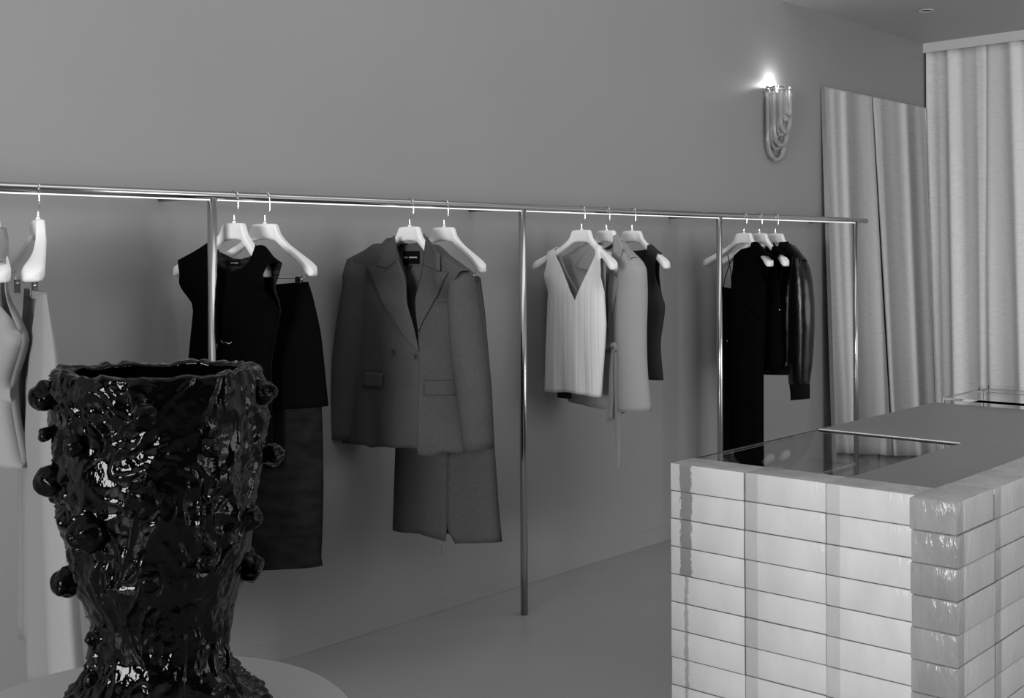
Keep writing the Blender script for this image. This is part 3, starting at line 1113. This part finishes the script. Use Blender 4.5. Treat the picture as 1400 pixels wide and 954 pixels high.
cloth('front_panel', [coons(Lo, inL, 30, 14, yfF, T=[Lo[0], shl, inL[0]])], M_jacket, g, 0.004)
cloth('front_panel', [coons(inR, Ro, 30, 14, yfR, T=[inR[0], shr, Ro[0]], B=[inR[-1]] + H.f([(838, 576)], yfR) + [Ro[-1]])], M_jacket, g, 0.004)
cloth('back_panel', [coons(Lo, Ro, 24, 20, yfB, T=[Lo[0], shl] + H.f([(815, 335), (831, 342), (845, 335)], yfB) + [shr, Ro[0]])], M_jacket_dk, g, 0.004)
cloth('shoulder', [bridge([inR[0], shr, Ro[0]], yfR, yfB)], M_jacket, g, 0.004)
cloth('shoulder', [bridge([Lo[0], shl, inL[0]], yfF, yfB)], M_jacket, g, 0.004)
fl = lambda pts: H.f(pts, yfF, 0.016)
patch('lapel', fl([(777, 372), (774, 380), (790, 420), (812, 440), (831, 451)]), fl([(812, 334), (818, 380), (825, 420), (832, 451)]), yfF, 0.016, M_jacket, g, 24, 8, 0.004)
patch('lapel', fl([(834, 360), (832.5, 385), (832, 420), (831, 451)]), fl([(841, 375.5), (845, 382), (843, 400), (838, 425), (832, 451)]), yfF, 0.016, M_jacket, g, 24, 8, 0.004)
fl = lambda pts: H.f(pts, yfF, 0.036)
patch('collar', fl([(809, 336), (795, 350), (786, 366)]), fl([(813, 334), (816, 350), (808, 372)]), yfF, 0.036, M_jacket, g, 12, 6, 0.005)
patch('collar', fl([(839, 322), (838, 340), (836, 368)]), fl([(844, 320), (850.5, 336), (848, 352), (847.5, 369), (842, 374)]), yfF, 0.036, M_jacket, g, 14, 6, 0.005)
x_, z_ = H.u(832, 348, 0.02)
box('neck_label', (x_ - 0.022, yfB(x_, z_) - 0.009, z_ - 0.013), (x_ + 0.022, yfB(x_, z_) - 0.007, z_ + 0.013), M_white_rib, g)
loft('sleeve', edges_loft(H, [((851, 338), (855, 340), 0.03, -0.03), ((850, 348), (867, 348), 0.075, -0.045), ((849, 360), (877, 359), 0.095, -0.05), ((848.5, 370), (881, 369), 0.105), ((846.5, 410), (881.5, 405), 0.12), ((844.5, 459), (880.5, 455), 0.11), ((846.5, 490), (881.5, 490), 0.10), ((845, 521), (883.5, 518), 0.095), ((845.8, 560.5), (888.8, 562), 0.10)], -0.06),
     M_jacket, g, seg=36, fold=0.004, nf=3)
loft('sleeve', edges_loft(H, [((768, 353), (784, 360), 0.06, -0.03), ((763, 366), (784, 385), 0.10), ((760, 410), (782, 420), 0.11), ((764, 520), (782, 520), 0.09)], -0.04),
     M_jacket, g, seg=24)
# belt with knot and two tails
by = -0.095
loft('belt', edges_loft(H, [((779, 468), (852, 470), 0.165, -0.012), ((779, 476), (852, 478), 0.165, -0.012)], -0.012), M_jacket_dk, g, seg=36, smooth_it=False, sub=2)
x_, z_ = H.u(841, 474, by)
kn = [(x_ - 0.014, by, z_ - 0.006), (x_ - 0.004, by - 0.010, z_ + 0.008), (x_ + 0.010, by - 0.012, z_ + 0.012), (x_ + 0.014, by - 0.006, z_ - 0.002), (x_ + 0.004, by - 0.012, z_ - 0.014)]
tube('belt_knot', kn, [0.008, 0.012, 0.012, 0.011, 0.008], M_jacket_dk, g, 12)
loft('belt_tail', edges_loft(H, [((840, 476), (843.5, 476), 0.010), ((839, 500), (845.5, 500), 0.007), ((840.5, 560), (848.5, 560), 0.006), ((842.5, 620), (848, 622), 0.006), ((844, 634), (847, 634), 0.005), ((844.5, 641), (845, 641), 0.004)], by),
     M_jacket_dk, g, seg=16)
loft('belt_tail', edges_loft(H, [((836, 476), (840, 476), 0.010), ((833, 500), (838, 500), 0.007), ((832, 540), (839, 540), 0.006), ((830, 575), (837, 573), 0.005)], by + 0.01),
     M_jacket_dk, g, seg=16)

# ------------------------------------------------------------------ garment: charcoal vest
H = Hang(864, 4)
hanger(H, 'white hanger in the charcoal vest behind the pale jacket')
g = thing('charcoal_vest', 'charcoal sleeveless vest half hidden behind the pale belted jacket', 'vest', H.o, H.rot)
Lo = H.mid([(826, 350), (832, 385), (824, 420), (828, 470), (824, 515)])
Ro = smooth_poly(H.mid([(901, 346), (898, 355), (900, 386), (904, 405), (910, 417), (907, 440), (903, 465), (903, 480), (907, 519.6)]), 1)
yfF = depth_fn(Lo, Ro, 0.05, -1, 0.005, 40)
yfB = depth_fn(Lo, Ro, 0.05, 1, 0.005, 40)
vb, hm, nl, nl2, nr_, nr2 = H.f([(866, 415), (866, 517), (847, 336), (852, 370), (885, 338), (881, 360)], yfF)
parts = [coons([Lo[:3], Lo[2:]], [[nl, nl2, vb], [vb, hm]], [14, 18], 12, yfF, T=[Lo[0], nl]),
         coons([[nr_, nr2, vb], [vb, hm]], [Ro[:9], Ro[8:]], [14, 18], 12, yfF, T=[nr_, Ro[0]]),
         bridge([nr_, Ro[0]], yfF, yfB), bridge([Lo[0], nl], yfF, yfB)]
cloth('front', parts, M_vest, g)
parts = [coons(Lo, Ro, 30, 20, yfB, T=[Lo[0], nl] + H.f([(861, 343), (878, 342)], yfB) + [nr_, Ro[0]])]
cloth('back', parts, M_vest, g)

# ------------------------------------------------------------------ garment: long black one-shoulder dress
H = Hang(1017, -10)
hanger(H, 'white hanger with the long black dress next to the third post')
g = thing('long_dress', 'long black one-shoulder dress with a thin strap', 'dress', H.o, H.rot)
Lo = H.mid([(988, 350), (988, 392), (987, 460), (986, 540), (984, 680)])
Ro = H.mid([(1050, 348), (1044, 380), (1046, 440), (1043, 507), (1043, 680)])
yfF = depth_fn(Lo, Ro, 0.05, -1, 0.006, 60)
yfB = depth_fn(Lo, Ro, 0.05, 1, 0.006, 60)
nb, n2, n3 = H.f([(1000, 400), (1001, 372), (1003, 350)], yfF)
tc_ = H.mid([(1015, 341), (1030, 338), (1053, 350)])
arm = [tc_[2]] + H.f([(1040, 349), (1037, 357), (1041, 365)], yfF) + H.mid([(1046, 385), (1046, 440)])
cloth('front', [coons([n3, n2, nb], arm, 16, 14, yfF, T=[n3] + tc_, B=[nb, arm[-1]]),
                coons(Lo[1:], [arm[-1]] + Ro[3:], 24, 18, yfF, T=[Lo[1], nb, arm[-1]]),
                bridge(tc_, yfF, yfB)], M_black, g)
cloth('back', [coons(Lo[1:], [tc_[2]] + Ro[1:], 24, 18, yfB, T=[Lo[1], nb, n3] + tc_)], M_black, g)
strip_line('strap', H.f([(995, 348), (998, 365), (1000, 383), (1002, 398)], yfF), yfF, M_black, g, 0.0022, 0.0)
strip_line('strap', H.f([(1003, 353), (997, 362), (991, 380), (989, 395)], yfF), yfF, M_black, g, 0.0022, 0.0)
x_, z_ = H.f1(995, 466, yfF)
b = lathe('snap', [(0.0035, 0.0), (0.003, 0.002), (0.0005, 0.003)], M_chrome, g, 12)
b.location = (x_, yfF(x_, z_) - 0.003, z_)
b.rotation_euler = (math.pi / 2, 0, 0)

# ------------------------------------------------------------------ garment: short black top
H = Hang(1038, -9)
hanger(H, 'white hanger with the short black top, between dress and bomber jacket')
g = thing('short_black_top', 'short black sleeveless top between the long dress and the bomber jacket', 'top', H.o, H.rot)
Lo = H.mid([(1008, 350), (1006, 385), (1006, 450), (1006, 500)])
Ro = H.mid([(1070, 348), (1066, 380), (1069, 440), (1070.5, 502)])
yfF = depth_fn(Lo, Ro, 0.045, -1, 0.004, 50)
yfB = depth_fn(Lo, Ro, 0.045, 1, 0.004, 50)
arm = [Ro[0]] + H.f([(1062, 351), (1059, 358), (1063, 367)], yfF) + H.mid([(1067, 385), (1069, 440)])
nl, nl2, nm, nr2, nr_ = H.f([(1022, 342), (1030, 362), (1040, 366), (1050, 356), (1056, 337)], yfF)
cloth('front', [coons(Lo[:3], [nl, nl2, nm], 14, 10, yfF, T=[Lo[0], nl], B=[Lo[2], nm]),
                coons([nr_, nr2, nm], arm, 14, 10, yfF, T=[nr_, arm[0]], B=[nm, arm[-1]]),
                coons(Lo[2:], [arm[-1]] + Ro[3:], 14, 14, yfF, T=[Lo[2], nm, arm[-1]], B=[Lo[-1]] + H.f([(1042, 507)], yfF) + [Ro[-1]]),
                bridge([nr_, Ro[0]], yfF, yfB)], M_black, g)
cloth('back', [coons(Lo, Ro, 22, 16, yfB, T=[Lo[0], nl] + H.f([(1040, 344)], yfB) + [nr_, Ro[0]])], M_black, g)
x_, z_ = H.f1(1066, 423.5, yfF)
b = lathe('snap', [(0.0045, 0.0), (0.004, 0.003), (0.0005, 0.004)], M_chrome, g, 12)
b.location = (x_, yfF(x_, z_) - 0.002, z_)
b.rotation_euler = (math.pi / 2, 0, 0)

# ------------------------------------------------------------------ garment: black leather bomber jacket
H = Hang(1060, -6)
hanger(H, 'white hanger inside the black leather bomber jacket at the rail end')
g = thing('bomber_jacket', 'black leather bomber jacket with ribbed cuffs at the end of the rail', 'jacket', H.o, H.rot)
Lo = H.mid([(1034, 352), (1030, 400), (1030, 450), (1032, 507)])
Ro = H.mid([(1099, 356), (1094, 400), (1094, 450), (1092, 507)])
yfF = depth_fn(Lo, Ro, 0.08, -1, 0.008, 45)
yfB = depth_fn(Lo, Ro, 0.05, 1, 0.006, 45)
nk = H.f([(1050, 338), (1058, 345), (1068, 345), (1076, 336)], yfF)
cloth('front', [coons(Lo, Ro, 26, 24, yfF, T=[Lo[0]] + nk + [Ro[0]])], M_leather, g, 0.004)
cloth('shoulder', [bridge([nk[-1], Ro[0]], yfF, yfB)], M_leather, g, 0.004)
cloth('back', [coons(Lo, Ro, 26, 20, yfB, T=[Lo[0], nk[0]] + H.f([(1065, 338)], yfB) + [nk[-1], Ro[0]])], M_leather, g, 0.004)
loft('waistband', edges_loft(H, [((1031, 497), (1092, 500), 0.16, -0.012), ((1033, 510), (1091, 512), 0.14, -0.012)], -0.012), M_rib, g, seg=40)
patch('collar', H.f([(1066, 331), (1064, 338), (1065, 348)], yfF, 0.02), H.f([(1077, 330), (1083, 340), (1090, 352)], yfF, 0.02), yfF, 0.020, M_rib, g, 10, 8, 0.008)
patch('collar', H.f([(1050, 334), (1046, 340), (1042, 350)], yfF, 0.016), H.f([(1056, 334), (1058, 340), (1060, 348)], yfF, 0.016), yfF, 0.016, M_rib, g, 10, 6, 0.008)
loft('sleeve', edges_loft(H, [((1086, 348), (1098, 352), 0.08, -0.05), ((1085, 361), (1104.5, 366), 0.11), ((1083, 385), (1108.5, 385), 0.12), ((1081, 415), (1111, 415), 0.13), ((1080.5, 455), (1111.5, 450), 0.125), ((1079.5, 500), (1109, 495), 0.11), ((1079.5, 522), (1106, 521), 0.085), ((1081, 528), (1105.5, 526), 0.06)], -0.05),
     M_leather, g, seg=36, fold=0.008, nf=4)
loft('cuff', edges_loft(H, [((1080.5, 526), (1106, 525), 0.07), ((1082, 536), (1106, 535), 0.072), ((1082, 547), (1106, 545), 0.066)], -0.05), M_rib, g, seg=36)
loft('sleeve', edges_loft(H, [((1030, 352), (1040, 360), 0.06, -0.03), ((1026, 380), (1040, 385), 0.10), ((1026, 440), (1038, 440), 0.10), ((1028, 500), (1038, 500), 0.07)], -0.03), M_leather, g, seg=24)

# ------------------------------------------------------------------ wall sconce of bent glass rods
S = on_y(1053, 123, WY)
sc = thing('wall_sconce', 'lit wall sconce of bent clear glass rods beside the mirror', 'wall lamp', (S.x + 0.02, WY, S.z))
M_rod = mat('sconce_glass', 0.95, 0.08, trans=0.75, ior=1.45)
box('back_plate', (-0.045, -0.010, -0.28), (0.045, 0.0, 0.0), M_chrome, sc, 0.004, 1)
ring = []
for k in range(25):
    a = math.pi * k / 24
    ring.append((0.115 * math.cos(a), -0.004 - 0.098 * math.sin(a), -0.004))
tube('top_ring', ring, 0.004, M_chrome, sc, 10)
tube('top_ring', [(x * 0.9, y * 0.9, z - 0.020) for x, y, z in ring], 0.002, M_chrome, sc, 8)
for (yy, hw, dp) in ((-0.026, 0.094, 0.375), (-0.026, 0.060, 0.32), (-0.026, 0.028, 0.26), (-0.055, 0.076, 0.30), (-0.055, 0.044, 0.245), (-0.082, 0.052, 0.23), (-0.082, 0.024, 0.17), (-0.102, 0.024, 0.14)):
    path = [(-hw, yy, 0.012), (-hw, yy, -0.05), (-hw, yy, -(dp - hw) * 0.6)]
    for k in range(13):
        a = math.pi + math.pi * k / 12
        path.append((hw * math.cos(a), yy, -(dp - hw) + hw * math.sin(a) * 1.15))
    path += [(hw, yy, -(dp - hw) * 0.6), (hw, yy, -0.05), (hw, yy, 0.012)]
    tube('glass_rod', path, 0.0105, M_rod, sc, 14)
bulb = lathe('bulb', [(0.0005, 0.018), (0.008, 0.015), (0.011, 0.008), (0.010, -0.004), (0.007, -0.016), (0.0005, -0.018)], glow('bulb_glow', 1.0, 14.0), sc, 20)
bulb.location = (-0.02, -0.042, -0.004)
pl = bpy.data.lights.new('sconce_light', 'POINT')
pl.energy = 1.5
pl.shadow_soft_size = 0.02
plo = bpy.data.objects.new('sconce_light', pl)
COL.objects.link(plo)
plo.location = (S.x - 0.005, WY - 0.045, S.z + 0.022)

# ------------------------------------------------------------------ round pedestal table and the black vase
TX, TY, TZ = 0.95, 1.545, 0.76
tb = thing('pedestal_table', 'round pale grey pedestal table under the black vase', 'table', (TX, TY, 0))
lathe('table_top', [(0.0005, TZ), (0.270, TZ), (0.282, TZ - 0.003), (0.291, TZ - 0.011), (0.296, TZ - 0.024), (0.296, TZ - 0.045), (0.288, TZ - 0.056), (0.10, TZ - 0.06), (0.0005, TZ - 0.06)], M_table, tb, 96)
lathe('pedestal', [(0.11, TZ - 0.06), (0.11, 0.4), (0.12, 0.05), (0.2, 0.02), (0.2, 0.0), (0.0005, 0.0)], M_table, tb, 48)

VX, VY = 0.95, 1.506
vz = 1.7138       # distance of the vase along the view
mpp = vz / F
va = thing('sculptural_vase', 'glossy black ceramic vase with lumps and dripping glaze', 'vase', (VX, VY, TZ))


def vy(py):      # pixel row -> height above the table on the vase axis
    return HC - (py - CY) * mpp - TZ


prof_px = [(1000, 150), (985, 160), (965, 150), (945, 128), (922, 106), (900, 95), (880, 91), (862, 92), (835, 96), (812, 105), (795, 112), (770, 118),
           (735, 124), (690, 132), (640, 137), (590, 139), (550, 141), (520, 141), (503, 137)]
prof = [((r_ - 4.5) * mpp, vy(y)) for y, r_ in prof_px]
prof = resample(prof, 190)
prof[0] = (prof[0][0], max(prof[0][1], 0.0))
z_base = prof[0][1]
outer = prof
inner = [(r_ - 0.016, z) for r_, z in reversed(resample([(q[0], q[1]) for q in prof if q[1] > 0.26], 40))]
full = outer + [(outer[-1][0] - 0.004, outer[-1][1] + 0.003), (outer[-1][0] - 0.010, outer[-1][1] + 0.002)] + inner + [(0.03, inner[-1][1] - 0.004), (0.0005, inner[-1][1] - 0.004)]
SEG = 300
verts, faces = [], []
n_out = len(outer)


def relief(a, z, r_):
    p = Vector((math.cos(a) * 0.13, math.sin(a) * 0.13, z))
    d = 0.0
    # broad hand-pinched undulation
    d += 0.006 * noise.noise(p * 11)
    # ridged drips of glaze
    q = Vector((p.x * 24 + 1.5 * noise.noise(p * 14), p.y * 24, p.z * 15 + 2.2 * noise.noise(p * 9 + Vector((3, 1, 2)))))
    rg = 1 - abs(noise.noise(q))
    mask = max(0.28, min(1.0, 0.65 + 1.6 * noise.noise(p * 8 + Vector((5, 5, 5)))))
    d += 0.0095 * (rg ** 7) * mask
    d += 0.0052 * noise.noise(Vector((p.x * 50, p.y * 50, p.z * 34))) * mask
    rg2 = 1 - abs(noise.noise(Vector((p.x * 46 + 7, p.y * 46, p.z * 30 + 2 * noise.noise(p * 20)))))
    d += 0.0035 * (rg2 ** 6) * mask
    d += 0.0024 * noise.noise(p * 95) * mask
    return d


for i, (r_, z) in enumerate(full):
    for k in range(SEG):
        a = 2 * math.pi * k / SEG
        rr, zz = r_, z
        if i < n_out + 2 and r_ > 0.01:
            rim = max(0.0, min(1.0, (z - (outer[-1][1] - 0.05)) / 0.05))
            rr = r_ + relief(a, z, r_) * (1.0 if z > 0.01 else z / 0.01)
            zz = z + rim * (0.006 * noise.noise(Vector((math.cos(a) * 3, math.sin(a) * 3, 1))) + 0.005 * noise.noise(Vector((math.cos(a) * 9, math.sin(a) * 9, 4))))
        elif i < n_out + 8:
            zz = z + 0.006 * noise.noise(Vector((math.cos(a) * 3, math.sin(a) * 3, 1)))
        verts.append((rr * math.cos(a), rr * math.sin(a), zz))
for i in range(len(full) - 1):
    for k in range(SEG):
        k2 = (k + 1) % SEG
        faces.append((i * SEG + k, i * SEG + k2, (i + 1) * SEG + k2, (i + 1) * SEG + k))
faces.append(tuple(range(SEG))[::-1])
zmin = min(v[2] for v in verts)
verts = [(x, y, max(0.0, z)) for x, y, z in verts]
from_data('vessel', verts, faces, M_glaze, va)


def lump_mesh(seed):
    bm = bmesh.new()
    bmesh.ops.create_icosphere(bm, subdivisions=4, radius=1.0)
    for v in bm.verts:
        p = v.co.copy()
        v.co = p * (1 + 0.26 * noise.noise(p * 1.2 + Vector((seed, 0, 0))) + 0.05 * noise.noise(p * 4 + Vector((0, seed, 0))))
    me = bpy.data.meshes.new('lump')
    bm.to_mesh(me)
    bm.free()
    for p in me.polygons:
        p.use_smooth = True
    me.materials.append(M_glaze_lump)
    return me


LM = [lump_mesh(s) for s in (1.3, 4.7, 8.1)]
view_a = math.atan2(-VY, -VX)      # direction from the vase to the camera
lumps = [(76, 532, 20), (84, 641, 20), (101, 781, 19), (341, 781, 18), (372, 625, 15), (356, 533, 17), (203, 549, 18), (203, 650, 22), (134, 698, 23),
         (117, 589, 13), (208, 759, 13), (284, 592, 13), (337, 698, 15), (133, 856, 8), (134, 905, 9), (278, 745, 12), (75, 583, 9)]
for i, (px, py, rp) in enumerate(lumps):
    z = vy(py)
    r0 = interp_z([(a, b) for a, b in reversed(prof)], z)
    off = (px - 222) * mpp
    rim_r = r0 + 0.38 * rp * mpp
    s = max(-0.999, min(0.999, off / rim_r))
    a = view_a + math.asin(s)
    if abs(off) > rim_r * 0.999:
        rim_r = abs(off)
    o = link('lump', LM[i % 3], va)
    o.location = (rim_r * math.cos(a), rim_r * math.sin(a), z)
    o.scale = (rp * mpp * 1.05,) * 3
    o.rotation_euler = (i * 1.1, i * 0.7, i * 2.3)
for i in range(9):      # lumps on the far side
    a = view_a + math.pi + (i - 4) * 0.33
    z = 0.22 + 0.24 * ((i * 5) % 9) / 9
    r0 = interp_z([(q, b) for q, b in reversed(prof)], z)
    o = link('lump', LM[i % 3], va)
    o.location = (r0 * math.cos(a), r0 * math.sin(a), z)
    o.scale = (0.019,) * 3

# ------------------------------------------------------------------ glass brick counter
CZ = 0.92
ROWS = 14
BH = CZ / ROWS
BL, BW = 0.201, 0.098
FX, FY = 2.415, 0.949      # left face plane, right face plane
YL = FY + BW + 3 * BL
ct = thing('glass_brick_counter', 'sales counter built of stacked cast glass bricks with a grey top', 'counter', (FX, FY, 0))
G = 0.0006


def brick_mesh(l, w_, h, face):
    bm = bmesh.new()
    bmesh.ops.create_cube(bm, size=1.0)
    for v in bm.verts:
        v.co = Vector((v.co.x * (l - G), v.co.y * (w_ - G), v.co.z * (h - G)))
    bmesh.ops.bevel(bm, geom=list(bm.edges), offset=0.003, segments=2, affect='EDGES', profile=0.5)
    me = bpy.data.meshes.new('brick')
    bm.to_mesh(me)
    bm.free()
    me.materials.append(face)
    me.materials.append(M_brick_end)
    for p in me.polygons:
        p.use_smooth = True
        p.material_index = 0 if abs(p.normal.y) > 0.5 else 1
    return me


ME_BR = brick_mesh(BL, BW, BH, M_brick)
ME_BX = brick_mesh(BL, BW, BH, M_brick_rip)
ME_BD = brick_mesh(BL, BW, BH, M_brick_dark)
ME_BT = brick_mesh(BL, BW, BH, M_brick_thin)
rnd = random.Random(5)
NX = 7
for r in range(ROWS):
    z = BH * (r + 0.5)
    for k in range(3):
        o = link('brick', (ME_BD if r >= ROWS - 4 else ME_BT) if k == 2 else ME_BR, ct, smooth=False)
        o.location = (BW / 2 + rnd.uniform(-.0015, .0015) + (0.0015 if k == 1 else 0), BW + BL * (k + 0.5), z)
        o.rotation_euler.z = math.pi / 2 + rnd.uniform(-.004, .004)
    for k in range(NX):
        o = link('brick', ME_BX, ct, smooth=False)
        o.location = (-0.028 + BL * (k + 0.5), BW / 2 + rnd.uniform(-.002, .002), z)
        o.rotation_euler.z = math.pi + rnd.uniform(-.004, .004)
XE = -0.028 + BL * NX          # far end, local
box('added_backing_board', (BW + 0.006, BW + 0.002, 0.0), (BW + 0.0115, BW + 3 * BL - 0.03, CZ - 0.19), M_added_backing, ct)
box('added_backing_board', (BW + 0.012, BW + 0.002, 0.0), (XE, BW + 0.0075, CZ - 0.19), M_case, ct)
TOPZ = CZ - 0.014
yl = 1.692 - FY
gx1, gy0 = 3.235 - FX, 1.275 - FY
XF = 4.06 - FX
DK = 0.66                      # height of the opaque lower carcass
box('side_panel', (BW + 0.001, yl - 0.03, 0), (XF, yl - 0.01, DK), M_case, ct)
box('end_panel', (XF - 0.02, 0.0, 0), (XF, yl - 0.031, DK), M_case, ct)
box('well_floor', (BW + 0.014, BW + 0.010, DK), (XF, yl - 0.01, DK + 0.012), M_case, ct)
# worktop in two pieces around the glass
box('worktop', (gx1, BW + 0.001, TOPZ - 0.010), (XF, yl, TOPZ), M_counter_top, ct, 0.001, 1)
box('worktop', (BW + 0.001, BW + 0.001, TOPZ - 0.010), (gx1 - 0.0002, gy0, TOPZ), M_counter_top, ct, 0.001, 1)
box('worktop_edge_glint', (gx1 - 0.003, gy0 + 0.002, TOPZ - 0.011), (gx1 - 0.0003, yl - 0.002, TOPZ + 0.0012), M_edge, ct)  # raised white strip painted in for the glint along the edge
box('glass_pane', (BW + 0.002, gy0 + 0.001, TOPZ - 0.008), (gx1 - 0.004, yl, TOPZ - 0.001), M_smoked, ct)
box('side_glass', (BW + 0.002, yl - 0.008, DK + 0.0125), (XF - 0.01, yl - 0.002, TOPZ - 0.0105), M_smoked, ct)
box('end_glass', (XF - 0.012, BW + 0.01, DK + 0.0125), (XF - 0.006, yl - 0.009, TOPZ - 0.0105), M_smoked, ct)
tube('glass_edge', [(BW + 0.002, yl, TOPZ - 0.0035), (gx1 - 0.004, yl, TOPZ - 0.0035)], 0.0022, M_edge_glass, ct, 8)

# second showcase behind the counter
B = on_z(1343, 531, 0.92)
c2 = thing('glass_top_showcase', 'low glass topped showcase standing behind the brick counter', 'showcase', (B.x, B.y, 0))
box('cabinet', (-0.36, -0.75, 0), (0.0, 0.0, 0.70), M_case, c2, 0.003, 1)
box('glass_top', (-0.36, -0.75, 0.912), (0.0, 0.0, 0.92), M_smoked, c2)
for x0, x1, y0, y1 in ((-0.36, -0.354, -0.744, -0.006), (-0.006, 0.0, -0.744, -0.006), (-0.36, 0.0, -0.75, -0.744), (-0.36, 0.0, -0.006, 0.0)):
    box('glass_side', (x0, y0, 0.7005), (x1, y1, 0.9115), M_smoked, c2)
tube('top_edge', [(0.001, -0.75, 0.919), (0.001, 0.0, 0.919)], 0.0022, M_edge, c2, 8)
tr_ = thing('glass_tray', 'small clear glass tray lying on the glass topped showcase', 'tray', (B.x - 0.02, B.y - 0.03, 0.9205))
for lo, hi in (((-0.10, -0.30, 0), (0.0, 0.0, 0.003)), ((-0.10, -0.30, 0.003), (-0.097, 0.0, 0.016)), ((-0.003, -0.30, 0.003), (0.0, 0.0, 0.016)), ((-0.097, -0.003, 0.003), (-0.003, 0.0, 0.016)), ((-0.097, -0.30, 0.003), (-0.003, -0.297, 0.016))):
    box('tray_base' if hi[2] < 0.01 else 'tray_side', lo, hi, M_smoked, tr_)
